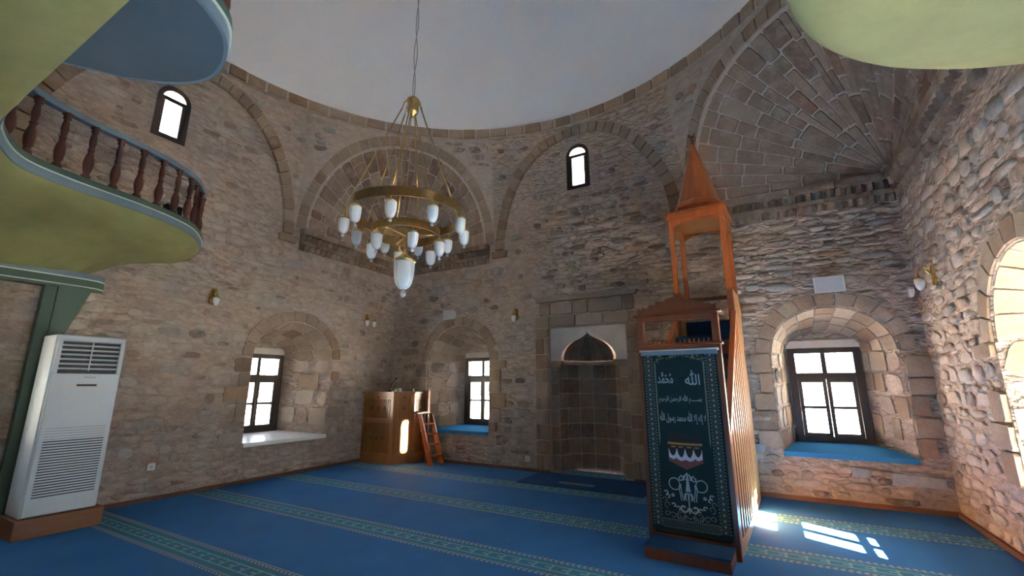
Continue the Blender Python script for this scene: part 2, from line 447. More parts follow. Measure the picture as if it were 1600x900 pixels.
def build_wall(name, side, u0, u1, wins, small, niche=None, door=None):
    S, n, c = surf(side); b = MB()
    P = lambda u, v, d=0.0: S(u, v, -d) if v <= 5.0 else S(u, v, -d)
    def fill(outer, holes, d):
        loops = [[Vector((x, y, 0)) for x, y in outer]]+[[Vector((x, y, 0)) for x, y in h] for h in holes]
        flat = [p for l in loops for p in l]
        b.add([P(p.x, p.y, d) for p in flat], [tuple(t) for t in tessellate_polygon(loops)])
    def loft(pa, da, pb, db, closed=True):
        m = len(pa); v = [P(x, y, da) for x, y in pa]+[P(x, y, db) for x, y in pb]
        b.add(v, [(i, (i+1) % m, m+(i+1) % m, m+i) for i in range(m if closed else m-1)])
    rect = [(u0, 0), (u1, 0), (u1, ZS), (u0, ZS)]
    holes = [w.inner for w in wins]+([niche] if niche else [])+([door] if door else [])
    fill(rect, holes, 0.0)
    fill([(u0-TH, -0.2), (u1+TH, -0.2), (u1+TH, ZS+0.2), (u0-TH, ZS+0.2)], [w.rect for w in wins]+([door] if door else []), TH)
    for w in wins:
        loft(w.inner, 0, w.outer, w.dp); fill(w.outer, [w.rect], w.dp); loft(w.rect, w.dp, w.rect, TH)
    if door: loft(door, 0, door, TH)
    # upper sector, a grid with the small window left out
    us = sorted(set([c-OCT-0.07, c+OCT+0.07]+[c-OCT+2*OCT*i/24 for i in range(25)]+([small[0], small[1]] if small else [])))
    vs_ = sorted(set([ZS+(ZT-ZS)*i/20 for i in range(21)]+([small[2], small[3]] if small else [])))
    idx = {}; v = []
    for j, z in enumerate(vs_):
        for i, u in enumerate(us): idx[i, j] = len(v); v.append(S(u, z))
    f = []
    for j in range(len(vs_)-1):
        for i in range(len(us)-1):
            um, vm = (us[i]+us[i+1])/2, (vs_[j]+vs_[j+1])/2
            if small and small[0] < um < small[1] and small[2] < vm < small[3]: continue
            f.append((idx[i, j], idx[i+1, j], idx[i+1, j+1], idx[i, j+1]))
    b.add(v, f)
    if small:
        r = [(small[0], small[2]), (small[0], small[3]), (small[1], small[3]), (small[1], small[2])]
        loft(r, 0, r, 0.38)
        # spandrels that make the head pointed
        a0, a1, z0, z1 = small; m = (a0+a1)/2; zs = z1-0.22
        for sd in (-1, 1):
            e = m+sd*(a1-a0)/2
            poly = [(e, zs), (e, z1), (m, z1)]+[(m+sd*(a1-a0)/2*math.sin(PI/2*k/5), z1-0.02-(0.20)*(1-math.cos(PI/2*k/5))**0.9) for k in range(0, 5)]
            b.prism(poly, lambda u, vv, d: P(u, vv, d), 0.0, 0.10)
    o = b.build(name, 'mortar'); o['kind'] = 'structure'
    return o

W_L = [Win(4.50, 6.13, 0.62, 2.08, 2.76, 4.58, 5.50, 0.73, 2.15, 0.70, 2.42), Win(-0.1, 1.45, 0.62, 2.08, 2.76, 0.25, 1.15, 0.73, 2.15, 0.65, 2.42)]
W_F = [Win(-6.60, -4.98, 0.64, 2.08, 2.86, -5.97, -5.05, 0.73, 2.17, 0.60, 2.48), Win(0.10, 1.62, 0.64, 2.06, 2.72, 0.34, 1.26, 0.75, 2.14, 0.60, 2.42)]
W_R = [Win(4.35, 5.86, 0.66, 1.98, 2.76, 4.62, 5.54, 0.72, 2.15, 0.66, 2.42), Win(0.1, 1.6, 0.64, 2.05, 2.72, 0.4, 1.3, 0.75, 2.15, 0.6, 2.42)]
SM_L = (2.52, 2.98, 5.31, 6.20); SM_F = (-3.13, -2.65, 5.46, 6.42); SM_R = (2.48, 2.86, 5.58, 6.52); SM_B = (-3.13, -2.65, 5.46, 6.42)
DOOR_B = [(-3.6, 0.0), (-3.6, 2.3), (-2.2, 2.3), (-2.2, 0.0)]
NICHE = [(-3.62, 0.0), (-3.62, 2.67), (-2.10, 2.67), (-2.10, 0.0)]
wall_left = build_wall('wall_left', 'left', WB, WF, W_L, SM_L)
wall_front = build_wall('wall_front', 'front', WL, WR, W_F, SM_F, niche=NICHE)
wall_right = build_wall('wall_right', 'right', WB, WF, W_R, SM_R)
wall_back = build_wall('wall_back', 'back', WL, WR, [], SM_B, door=DOOR_B)

# ------------------------------------------------------------------ corner squinches
SQ_A, SQ_B, SQ_BAND, SQ_BT = 1.80, 2.02, 0.18, 0.22
def build_corner(name, sx, sy):
    S, n, dx, t = diag(sx, sy); b = MB()
    ap = Vector((CX+sx*RR, CY+sy*RR, ZS))
    def arch(ph): return (SQ_A*math.cos(ph), ZS+SQ_B*math.sin(ph))
    us = sorted(set([SQ_A*math.cos(PI*i/40) for i in range(41)]+[-OCT-0.07, -OCT, -1.9, 1.9, OCT, OCT+0.07]))
    cols = []
    nv = 14
    for u in us:
        z0 = ZS+SQ_B*math.sqrt(max(0, 1-(u/SQ_A)**2)) if abs(u) < SQ_A else ZS
        cols.append([S(u, z0+(ZT-z0)*k/nv) for k in range(nv+1)])
    v = [p for cc in cols for p in cc]; m = nv+1
    b.add(v, [(i*m+k, (i+1)*m+k, (i+1)*m+k+1, i*m+k+1) for i in range(len(us)-1) for k in range(nv)])
    # conical vault
    N, K = 40, 8; v = []
    for i in range(N+1):
        u, z = arch(PI*i/N); p = S(u, z)
        for k in range(K+1): v.append(ap+(p-ap)*(k/K))
    b.add(v, [(i*(K+1)+k, i*(K+1)+k+1, (i+1)*(K+1)+k+1, (i+1)*(K+1)+k) for i in range(N) for k in range(K)])
    for s in (-1, 1):
        b.add([ap, S(s*SQ_A, ZS), S(s*OCT, ZS)], [(0, 1, 2)])
    o = b.build(name, 'joint'); o['kind'] = 'structure'
    return o, S, ap, arch
corner_left, S_cl, ap_cl, arch_c = build_corner('wall_corner_left', -1, 1)
corner_right, S_cr, ap_cr, _ = build_corner('wall_corner_right', 1, 1)
build_corner('wall_corner_back_left', -1, -1); build_corner('wall_corner_back_right', 1, -1)

def fan_stones(parent, S, ap, seed):
    rnd = random.Random(seed)
    ctr = Vector((CX, CY, ZS+0.3))
    def cone(ph, tt, d=0.0):
        def pt(ph, tt):
            ph = max(0.0, min(PI, ph)); u, z = arch_c(ph); p = S(u, z); return ap+(p-ap)*tt
        p = pt(ph, tt); e = 0.01
        nn = (pt(ph+e, tt)-pt(ph-e, tt)).cross(pt(ph, tt+e)-pt(ph, tt-e))
        if nn.length < 1e-9: nn = ctr-p
        nn.normalize()
        if nn.dot(ctr-p) < 0: nn = -nn
        return p+nn*d
    # sector boundaries
    def cuts(n):
        w = [rnd.uniform(0.7, 1.35) for _ in range(n)]; s = sum(w); a = 0; r = [0.0]
        for x in w: a += x/s*PI; r.append(a)
        return r
    inner = cuts(12); outer = []
    for i in range(12):
        a, b_ = inner[i], inner[i+1]; outer += [a, a+(b_-a)*rnd.uniform(0.4, 0.6)]
    outer.append(PI)
    mids = [rnd.uniform(0.27, 0.50) for _ in range(12)]
    jobs = [(0.05, mids[i], inner[i], inner[i+1], (0.16, 0.30)) for i in range(12)]
    jobs += [(mids[i//2], 0.985, outer[i], outer[i+1], (0.09, 0.24)) for i in range(24)]
    for lo, hi, s0, s1, ln in jobs:
        tt = lo
        while tt < hi-0.03:
            t2 = min(hi, tt+rnd.uniform(*ln))
            if hi-t2 < 0.05: t2 = hi
            g = 0.016/(2.6*(tt+t2)/2)
            poly = block_poly(s0+g/2, s1-g/2, tt+0.004, t2-0.004, 0.0, rnd, 0.002)
            v, f = stone_geo(cone, poly, rnd.uniform(0.008, 0.03), 2)
            link('fan_stone', v, f, 'fan', parent, False)
            tt = t2
    # voussoirs of the front arch
    N = 27
    def band(ph, r, d=0.0): return S((SQ_A+0.01+SQ_BAND*r)*math.cos(ph), ZS+(SQ_B+0.01+SQ_BT*r)*math.sin(ph), d)
    for i in range(N):
        a0, a1 = PI*i/N, PI*(i+1)/N
        v, f = stone_geo(band, block_poly(a0, a1, 0.0, 1.0, 0.006, rnd, 0.002), rnd.uniform(0.02, 0.035), 2)
        link('voussoir', v, f, 'ashlar', parent, False)
fan_stones(corner_left, S_cl, ap_cl, 3)
fan_stones(corner_right, S_cr, ap_cr, 5)

# rubble of the panels between squinch arch and dome ring
for par, S, seed in ((corner_left, S_cl, 21), (corner_right, S_cr, 22)):
    rnd = random.Random(seed)
    def skip(u, v, w, h):
        for du in (-w, 0, w):
            if abs(u+du) > OCT-0.02: return True
            if ((u+du)/(SQ_A+SQ_BAND+0.03))**2+((v-h-ZS)/(SQ_B+SQ_BT+0.03))**2 < 1: return True
        return v+h > 6.92
    place_stones(par, rubble((-OCT, OCT, ZS, 6.92), S, skip, rnd, (0.09, 0.18), (0.12, 0.36)), 'rubble', 120, 'stone')

# saw-tooth corbel courses below each squinch
def corbels(parent, side, ua, ub):
    S, n, c = surf(side); rnd = random.Random(int(abs(ua*100)))
    def blk(u0, u1, v0, v1, d, slope=0.0):
        g = 0.006; x0, x1 = u0+g, u1-g
        v = [S(x0, v0, -0.01), S(x1, v0, -0.01), S(x1, v1, -0.01), S(x0, v1, -0.01), S(x0, v0, d*(1-slope)), S(x1, v0, d*(1-slope)), S(x1, v1, d), S(x0, v1, d)]
        return v, [(0,1,2,3), (4,5,6,7), (0,1,5,4), (1,2,6,5), (2,3,7,6), (3,0,4,7)]
    for k, (v0, v1, d, tooth) in enumerate(((4.17, 4.28, 0.06, True), (4.285, 4.35, 0.075, False), (4.355, 4.47, 0.11, True), (4.475, ZS-0.01, 0.13, False))):
        u = ua
        while u < ub-0.02:
            w = (0.125 if tooth else rnd.uniform(0.35, 0.7)); e = min(u+w, ub)
            if tooth:      # triangular tooth
                v = [S(u+0.005, v0, -0.01), S(e-0.005, v0, -0.01), S(e-0.005, v1, -0.01), S(u+0.005, v1, -0.01),
                     S(u+0.015, v0, d*0.3), S((u+e)/2, v0, d), S(e-0.015, v0, d*0.3), S(u+0.015, v1, d*0.6), S((u+e)/2, v1, d*1.15), S(e-0.015, v1, d*0.6)]
                f = [(0,1,2,3), (4,5,8,7), (5,6,9,8), (0,4,7,3), (1,2,9,6), (0,1,6,5,4), (3,7,8,9,2)]
            else: v, f = blk(u, e, v0, v1, d)
            link('corbel_block', v, f, 'fan', parent)
            u = e
corbels(wall_front, 'front', CX+OCT+0.6, WR-0.01)
corbels(wall_right, 'right', CY+OCT-0.2, WF-0.15)
corbels(wall_front, 'front', WL+0.02, CX-OCT-0.1)
corbels(wall_left, 'left', CY+OCT+0.1, WF-0.15)

# ------------------------------------------------------------------ blind arches on the walls
BA0, BB0, BA1, BB1, BZ = 1.72, 2.22, 1.93, 2.43, 4.42
def blind_arch(parent, side, lo=0.0, hi=PI, cc=None):
    S, n, c = surf(side); rnd = random.Random(len(side))
    N = 31
    def band(ph, r, d=0.0): return S(c+(BA0+(BA1-BA0)*r)*math.cos(ph), BZ+(BB0+(BB1-BB0)*r)*math.sin(ph), d)
    for i in range(N):
        v, f = stone_geo(band, block_poly(PI*i/N, PI*(i+1)/N, 0, 1, 0.006, rnd, 0.002), rnd.uniform(0.05, 0.075), 2)
        link('voussoir', v, f, 'ashlar', parent)
    for sd in (-1, 1):        # impost blocks at the feet
        v, f = stone_geo(lambda a, b, d=0.0: S(a, b, d), block_poly(c+sd*1.84-0.19, c+sd*1.84+0.19, BZ-0.17, BZ-0.01), 0.06, 2)
        link('stone_block', v, f, 'ashlar', parent)
blind_arch(wall_left, 'left'); blind_arch(wall_front, 'front')

# ------------------------------------------------------------------ rubble on the walls
def wall_skip(side, wins, small, niche_rect=None, corb=True):
    S, n, c = surf(side)
    def skip(u, v, w, h):
        for x in wins:
            if x.skip(u, v, w, h): return True
        if small and small[0]-0.06 < u+w and u-w < small[1]+0.06 and small[2]-0.06 < v+h and v-h < small[3]+0.08: return True
        if niche_rect and niche_rect[0] < u+w and u-w < niche_rect[1] and v-h < niche_rect[2]: return True
        if v+h > BZ-0.15 and side in ('left', 'front'):
            ins = lambda a, b, uu, vv: ((uu-c)/a)**2+((max(0, vv-BZ))/b)**2
            cs = [ins(BA1+0.02, BB1+0.02, u+su*w, v+sv*h) for su in (-1, 1) for sv in (-1, 1)]
            ci = [ins(BA0-0.02, BB0-0.02, u+su*w, v+sv*h) for su in (-1, 1) for sv in (-1, 1)]
            if min(cs) < 1 and max(ci) > 1: return True
        if v+h > ZS and (abs(u-c)+w > OCT): return True
        if corb and v+h > 4.16 and abs(u-c)+w > OCT+(0.0 if side != 'right' else -0.25): return True
        return v+h > 6.91
    return skip
S_L, n_L, _c = surf('left'); S_F, n_F, _c = surf('front'); S_R, n_R, _c = surf('right')
rl = rubble((0.0, WF, 0.07, 6.92), S_L, wall_skip('left', W_L, SM_L), random.Random(31), (0.06, 0.19), (0.09, 0.38), 0.24, (0.006, 0.02))
place_stones(wall_left, rl, 'rubble_l', 295)
rf = rubble((WL, -3.95, 0.07, 6.92), S_F, wall_skip('front', W_F, SM_F, (-3.95, -1.86, 3.30)), random.Random(32), (0.10, 0.23), (0.15, 0.46), 0.14, (0.012, 0.03))
rf += rubble((-3.95, WR, 0.07, 6.92), S_F, wall_skip('front', W_F, SM_F, (-3.95, -1.86, 3.30)), random.Random(33), (0.055, 0.15), (0.12, 0.42), 0.12, (0.02, 0.055))
place_stones(wall_front, rf, 'rubble', 295)
rr_ = rubble((2.6, WF, 0.07, 5.6), S_R, wall_skip('right', W_R, SM_R), random.Random(34), (0.07, 0.20), (0.10, 0.40), 0.16, (0.012, 0.032))
place_stones(wall_right, rr_, 'rubble_l', 285)

# window surrounds: voussoirs, quoins, reveal blocks
def surround(parent, side, w, seed, quoin=0.7, mat='ashlar', rmat='ashlar'):
    S, n, c = surf(side); rnd = random.Random(seed)
    cu = (w.u0+w.u1)/2; a = (w.u1-w.u0)/2; b = w.zt-w.zs; N = 11
    def band(ph, r, d=0.0): return S(cu+(a+0.005+0.20*r)*math.cos(ph), w.zs+(b+0.005+0.20*r)*math.sin(ph), d)
    for i in range(N):
        v, f = stone_geo(band, block_poly(PI*i/N, PI*(i+1)/N, 0, rnd.uniform(0.9, 1.1), 0.012, rnd, 0.004), rnd.uniform(0.015, 0.03), 2)
        link('voussoir', v, f, mat, parent)
    for sd in (-1, 1):
        z = w.z0+0.02; e = w.u0 if sd < 0 else w.u1
        while z < w.zs-0.08:
            h = min(rnd.uniform(0.19, 0.32), w.zs-z); ww = rnd.choice((0.2, 0.3, 0.42))
            if rnd.random() < quoin:
                x0, x1 = (e-ww, e-0.008) if sd < 0 else (e+0.008, e+ww)
                v, f = stone_geo(S, block_poly(x0, x1, z, z+h, 0.014, rnd), rnd.uniform(0.05, 0.062)*(0.42 if side == 'left' else 0.75), 2)
                link('quoin', v, f, mat, parent)
            z += h
    # blocks lining the reveal
    def rev(t, dd, off=0.0):
        k = 0.002
        def pt(t, dd):
            p0 = outline_at(w.inner, min(1, max(0, t))); p1 = outline_at(w.outer, min(1, max(0, t)))
            return S(p0[0], p0[1], 0).lerp(S(p1[0], p1[1], -w.dp), dd)
        p = pt(t, dd); nn = (pt(t+k, dd)-pt(t-k, dd)).cross(pt(t, dd+0.01)-pt(t, dd-0.01))
        if nn.length < 1e-12: return p
        nn.normalize(); inside = S(cu, (w.z0+w.zs)/2, -0.2)
        if nn.dot(inside-p) < 0: nn = -nn
        return p+nn*off
    m = len(w.inner)-1; tj = 2.0/m
    arcs = [tj+(1-2*tj)*i/9 for i in range(10)]
    for i in range(9):
        dd = 0.01
        while dd < 0.97:
            d2 = min(0.98, dd+rnd.uniform(0.25, 0.42))
            if 0.98-d2 < 0.1: d2 = 0.98
            v, f = stone_geo(rev, block_poly(arcs[i]+0.0015, arcs[i+1]-0.0015, dd+0.01, d2-0.01, 0.0, rnd, 0.001), rnd.uniform(0.006, 0.014), 2)
            link('jamb_block', v, f, rmat, parent); dd = d2
    for lo, hi in ((0.0, tj), (1-tj, 1.0)):
        t = lo
        while t < hi-0.01:
            t2 = min(hi, t+rnd.uniform(0.17, 0.26)*tj); dd = 0.01
            if hi-t2 < 0.08*tj: t2 = hi
            while dd < 0.97:
                d2 = min(0.98, dd+rnd.uniform(0.2, 0.5))
                if 0.98-d2 < 0.12: d2 = 0.98
                if rnd.random() < 0.85:
                    if rnd.random() < 0.55: poly = rubble_poly((t+t2)/2, (dd+d2)/2, (t2-t)*0.95, (d2-dd)*0.93, rnd)
                    else: poly = block_poly(t+0.001, t2-0.001, dd+0.012, d2-0.012, 0.0, rnd, 0.0008)
                    v, f = stone_geo(rev, poly, rnd.uniform(0.006, 0.02), 2)
                    link('jamb_block', v, f, 'rubble' if len(poly) < 12 and rmat == 'ashlar' else rmat, parent)
                dd = d2
            t = t2
surround(wall_left, 'left', W_L[0], 41, 0.45)
surround(wall_front, 'front', W_F[0], 42, 0.75)
surround(wall_front, 'front', W_F[1], 43, 0.95)
surround(wall_right, 'right', W_R[0], 44, 0.5, 'ashlar', 'pale')

M['greyblue'] = stone_mat('blue_grey_stone', [(0.0, (0.27, 0.29, 0.31)), (1.0, (0.33, 0.34, 0.35))], 0.35, 0.5)
for u0, u1, z0, z1 in ((1.27, 1.83, 0.30, 0.46), (0.86, 1.08, 0.36, 0.50), (-0.30, -0.12, 0.62, 0.74)):
    v, f = stone_geo(S_F, block_poly(u0, u1, z0, z1, 0.01, random.Random(5), 0.012), 0.062, 2); link('stone_block', v, f, 'greyblue', wall_front)

# window joinery ---------------------------------------------------------------
WIN_N = [0]
def window_unit(side, w, carpet=None, detail=True, tf=0.70):
    WIN_N[0] += 1
    S, n, c = surf(side)
    P = lambda u, z, d: S(u, z, -(w.dp-0.02+d))      # d counts outwards from the frame's inner face
    a0, a1, b0, b1 = w.a0, w.a1, w.b0, w.b1; am = (a0+a1)/2
    zt = b0+(b1-b0)*tf
    def bar(u0, u1, z0, z1, d0=0.0, d1=0.07):
        m = MB(); m.prism([(u0, z0), (u1, z0), (u1, z1), (u0, z1)], P, d0, d1); return m
    fr = MB()
    fr.prism([(a0-0.01, b0-0.01), (a0+0.085, b0-0.01), (a0+0.085, b1+0.01), (a0-0.01, b1+0.01)], P, -0.03, 0.07)
    fr.prism([(a1-0.085, b0-0.01), (a1+0.01, b0-0.01), (a1+0.01, b1+0.01), (a1-0.085, b1+0.01)], P, -0.03, 0.07)
    fr.prism([(a0+0.085, b1-0.07), (a1-0.085, b1-0.07), (a1-0.085, b1+0.01), (a0+0.085, b1+0.01)], P, -0.03, 0.07)
    fr.prism([(a0+0.085, b0-0.01), (a1-0.085, b0-0.01), (a1-0.085, b0+0.07), (a0+0.085, b0+0.07)], P, -0.03, 0.07)
    fr.prism([(a0+0.085, zt-0.045), (a1-0.085, zt-0.045), (a1-0.085, zt+0.045), (a0+0.085, zt+0.045)], P, -0.02, 0.065)
    o = fr.build('window_%d' % WIN_N[0], 'wood_frame'); o['kind'] = 'structure'
    def child(m, name, mat):
        return link(name, m.v, m.f, mat, o)
    child(bar(am-0.03, am+0.03, zt+0.045, b1-0.07), 'mullion', 'wood_frame')
    rects = []
    for u0, u1 in ((a0+0.085, am), (am, a1-0.085)):
        z0, z1 = b0+0.07, zt-0.045; s = MB(); t = 0.052
        s.prism([(u0+0.003, z0), (u0+t, z0), (u0+t, z1), (u0+0.003, z1)], P, -0.01, 0.05)
        s.prism([(u1-t, z0), (u1-0.003, z0), (u1-0.003, z1), (u1-t, z1)], P, -0.01, 0.05)
        s.prism([(u0+t, z0), (u1-t, z0), (u1-t, z0+t), (u0+t, z0+t)], P, -0.01, 0.05)
        s.prism([(u0+t, z1-t), (u1-t, z1-t), (u1-t, z1), (u0+t, z1)], P, -0.01, 0.05)
        zm = (z0+z1)/2
        s.prism([(u0+t, zm-0.022), (u1-t, zm-0.022), (u1-t, zm+0.022), (u0+t, zm+0.022)], P, 0.0, 0.045)
        child(s, 'sash', 'wood_frame')
        rects += [(u0+t, u1-t, z0+t, zm-0.022), (u0+t, u1-t, zm+0.022, z1-t), (u0+0.02, u1-0.02, zt+0.045, b1-0.07)]
    for u0, u1, z0, z1 in rects:
        child(bar(u0, u1, z0, z1, 0.02, 0.026), 'pane', 'glass')
    if detail:
        g = MB()
        for k in range(1, 7): u = a0+0.05+(a1-a0-0.1)*k/7; g.tube([P(u, b0, 0.085), P(u, b1, 0.085)], 0.0045, 5)
        for k in range(1, 9): z = b0+(b1-b0)*k/9; g.tube([P(a0+0.03, z, 0.085), P(a1-0.03, z, 0.085)], 0.0045, 5)
        child(g, 'iron_grille', 'blackmetal')
    # sill
    sl = MB(); e = 0.035
    pts = [(w.inner[0][0]+0.01, -e), (w.inner[-1][0]-0.01, -e), (w.outer[-1][0]-0.005, w.dp-0.03), (w.outer[0][0]+0.005, w.dp-0.03)]
    hgt = lambda d: w.z0+(w.b0-w.z0-0.012)*max(0, d)/w.dp
    v = [S(u, hgt(d)-0.055, -d) for u, d in pts]+[S(u, hgt(d)+0.012, -d) for u, d in pts]
    sl.add(v, [(0,1,2,3), (4,5,6,7), (0,1,5,4), (1,2,6,5), (2,3,7,6), (3,0,4,7)])
    child(sl, 'window_sill', 'marble' if carpet is None else carpet)
    # pale lintel board above the frame
    lt = MB(); lt.prism([(a0-0.015, b1+0.012), (a1+0.015, b1+0.012), (a1+0.015, b1+0.13), (a0-0.015, b1+0.13)], P, -0.02, 0.03)
    child(lt, 'lintel', 'white_plaster')
    portal(S((a0+a1)/2, (b0+b1)/2, -(TH+0.01)), a1-a0, b1-b0, n)
    return o
window_unit('left', W_L[0]); window_unit('front', W_F[0], 'sill_carpet'); window_unit('front', W_F[1], 'sill_carpet'); window_unit('right', W_R[0], 'marble', True, 0.62)
window_unit('left', W_L[1], None, False); window_unit('right', W_R[1], None, False)
m = MB(); m.box(-3.6, WB-0.12, 0.0, -2.2, WB-0.06, 2.3, 0.004); d1 = m.build('door_1', 'wood_plinth'); d1['kind'] = 'structure'
for k in (-1, 1):
    m = MB(); m.box(-2.9+k*0.35-0.25, WB-0.062, 0.25, -2.9+k*0.35+0.25, WB-0.045, 2.05, 0.006); link('door_panel', m.v, m.f, 'wood_plinth', d1)

def small_window(side, r):
    WIN_N[0] += 1
    S, n, c = surf(side); a0, a1, z0, z1 = r; m = (a0+a1)/2; hw = (a1-a0)/2; zs = z1-0.22
    P = lambda u, z, d: S(u, z, -(d))
    def head(k, inset):     # pointed outline
        w = hw-inset
        pts = [(m-w, z0+inset), (m-w, zs)]
        pts += [(m-w*math.cos(PI/2*i/6)**0.9 if i < 6 else m, zs+(z1-inset*1.2-zs)*math.sin(PI/2*i/6)**1.15) for i in range(1, 7)]
        pts += [(2*m-x, y) for x, y in reversed(pts[1:-1])]+[(m+w, z0+inset)]
        return pts
    ou, inn = head(0, 0.0), head(0, 0.068); k = len(ou); b = MB()
    v = [P(x, y, -0.025) for x, y in ou]+[P(x, y, -0.025) for x, y in inn]+[P(x, y, 0.06) for x, y in ou]+[P(x, y, 0.06) for x, y in inn]
    f = []
    for i in range(k):
        j = (i+1) % k
        f += [(i, j, k+j, k+i), (2*k+i, 2*k+j, 3*k+j, 3*k+i), (i, j, 2*k+j, 2*k+i), (k+i, k+j, 3*k+j, 3*k+i)]
    b.add(v, f)
    zb = z0+(z1-z0)*0.73
    b.prism([(m-hw+0.06, zb-0.03), (m+hw-0.06, zb-0.03), (m+hw-0.06, zb+0.035), (m-hw+0.06, zb+0.035)], P, -0.02, 0.05)
    for sd in (-1, 1):
        x0 = m+sd*(hw-0.068); x1 = m+sd*(hw-0.11)
        b.prism([(min(x0, x1), z0+0.06), (max(x0, x1), z0+0.06), (max(x0, x1), zb-0.03), (min(x0, x1), zb-0.03)], P, -0.005, 0.05)
    o = b.build('window_%d' % WIN_N[0], 'wood_frame'); o['kind'] = 'structure'
    def child(mm, name, mat): return link(name, mm.v, mm.f, mat, o)
    g = MB(); g.prism([(m-hw+0.10, z0+0.06), (m+hw-0.10, z0+0.06), (m+hw-0.10, zb-0.03), (m-hw+0.10, zb-0.03)], P, 0.02, 0.026); child(g, 'pane', 'glass')
    g = MB(); up = [p for p in inn if p[1] >= zb]
    ed = hw-0.068
    g.prism([(m-ed, zb+0.035)]+[p for p in up if p[1] > zb+0.04]+[(m+ed, zb+0.035)], P, 0.02, 0.026); child(g, 'pane', 'glass')
    portal(S(m, (z0+z1)/2, -0.40), a1-a0, z1-z0, n)
for sd, r in (('left', SM_L), ('front', SM_F), ('right', SM_R), ('back', SM_B)): small_window(sd, r)

# ------------------------------------------------------------------ floor, skirting, dome, ring, outdoor ground
b = MB()
b.add([(WL-0.02, WB-0.02, 0), (WR+0.02, WB-0.02, 0), (WR+0.02, WF+0.5, 0), (WL-0.02, WF+0.5, 0)], [(0, 1, 2, 3)])
b.box(WL-0.02, WB-0.02, -0.1, WR+0.02, WF+0.5, -0.002)
o = b.build('floor', 'carpet'); o['kind'] = 'structure'
o.location.z += 0.0
for nm, bx in (('left', (WL, WB, 0, WL+0.035, WF, 0.055)), ('front', (WL, WF-0.035, 0, -3.64, WF, 0.055)), ('right', (WR-0.035, WB, 0, WR, WF, 0.055))):
    m = MB(); m.box(*bx)
    if nm == 'front':
        m2 = MB(); m2.box(-2.08, WF-0.035, 0, WR, WF, 0.055); m2.build('baseboard_front', 'wood_skirting')['kind'] = 'structure'
    m.build('baseboard_'+nm, 'wood_skirting')['kind'] = 'structure'
m = MB(); nA, nB = 96, 24; v = []; f = []
for j in range(nB+1):
    a = PI/2*j/nB
    for i in range(nA):
        t = 2*PI*i/nA; v.append((CX+RR*math.cos(a)*math.cos(t), CY+RR*math.cos(a)*math.sin(t), ZT-0.02+4.5*math.sin(a)))
for j in range(nB):
    for i in range(nA): f.append((j*nA+i, j*nA+(i+1) % nA, (j+1)*nA+(i+1) % nA, (j+1)*nA+i))
m.add(v, f); o = m.build('ceiling', 'plaster', None, True); o['kind'] = 'structure'

ring = MB(); NR = 90
def ringS(t, z, d=0.0): return Vector((CX+(RR-0.005-d)*math.cos(t), CY+(RR-0.005-d)*math.sin(t), z))
v = []; f = []
for i in range(NR*2):
    t = PI*i/NR; v += [ringS(t, 6.90, 0.0), ringS(t, 6.90, 0.06), ringS(t, 7.12, 0.06), ringS(t, 7.14, 0.0)]
for i in range(NR*2):
    j = (i+1) % (NR*2)
    for k in range(3): f.append((i*4+k, j*4+k, j*4+k+1, i*4+k+1))
ring.add(v, f); trim1 = link('trim_1', ring.v, ring.f, 'joint', None, False, False); trim1['kind'] = 'structure'
rnd = random.Random(8); t = 0.0; k = 0
while t < 2*PI-0.02:
    w = rnd.uniform(0.055, 0.085); t2 = min(2*PI, t+w)
    if 2*PI-t2 < 0.03: t2 = 2*PI
    v, f = stone_geo(lambda a, z, d=0.0: ringS(a, z, 0.06+d), block_poly(t+0.002, t2-0.002, 6.905, 7.105, 0.004, rnd, 0.002), rnd.uniform(0.02, 0.045), 2)
    link('ring_block', v, f, 'ashlar', trim1); t = t2
m = MB(); m.box(-60, -60, -0.5, 60, 60, -0.25); m.build('ground', 'ground')['kind'] = 'structure'

# ================================================================== THINGS
# ------------------------------------------------------------------ prayer niche (mihrab)
mih = empty('prayer_niche', (-2.86, WF, 0))
tag(mih, 'dark cut-stone prayer niche with ribbed pointed hood beneath a pale plaster panel', 'niche')
NX0, NX1, NC = NICHE[0][0], NICHE[2][0], -2.86
RD = 0.10                                   # depth of the rectangular recess
NW, ND, NZ = 0.60, 0.62, 1.98               # niche half width, depth, height of the straight part
rnd = random.Random(61)
def wbuild(m, name, mat, parent, smooth=False): return link(name, m.v, m.f, mat, parent, smooth, False)
# surround blocks on the wall face
SF = lambda u, v, d=0.0: S_F(u, v, d)
def blocks(parent, S, u0, u1, v0, v1, wr, hr, mat, proud=(0.02, 0.03), gap=0.014):
    v = v0; k = 0
    while v < v1-0.03:
        h = min(rnd.uniform(*hr), v1-v)
        if v1-v-h < 0.08: h = v1-v
        u = u0; k += 1
        while u < u1-0.01:
            w = min(rnd.uniform(*wr)*(0.6 if u == u0 and k % 2 else 1), u1-u)
            if u1-u-w < 0.08: w = u1-u
            vv, ff = stone_geo(S, block_poly(u, u+w, v, v+h, gap, rnd, 0.003), rnd.uniform(*proud), 2)
            link('stone_block', vv, ff, mat, parent); u += w
        v += h
blocks(mih, SF, -3.90, NX0-0.005, 0.03, 2.67, (0.14, 0.30), (0.24, 0.32), 'ashlar')
blocks(mih, SF, NX1+0.005, -1.86, 0.03, 2.67, (0.14, 0.26), (0.24, 0.32), 'ashlar')
blocks(mih, SF, -3.90, -1.86, 2.68, 2.90, (0.4, 0.7), (0.22, 0.23), 'ashlar')
blocks(mih, SF, -3.80, -1.92, 2.91, 3.18, (0.3, 0.7), (0.27, 0.28), 'ashlar')
m = MB(); m.prism([(-3.84, 3.18), (-1.88, 3.18), (-1.84, 3.26), (-3.88, 3.26)], lambda a, b_, d: S_F(a, b_, d), -0.01, 0.09); wbuild(m, 'cornice', 'ashlar', mih)
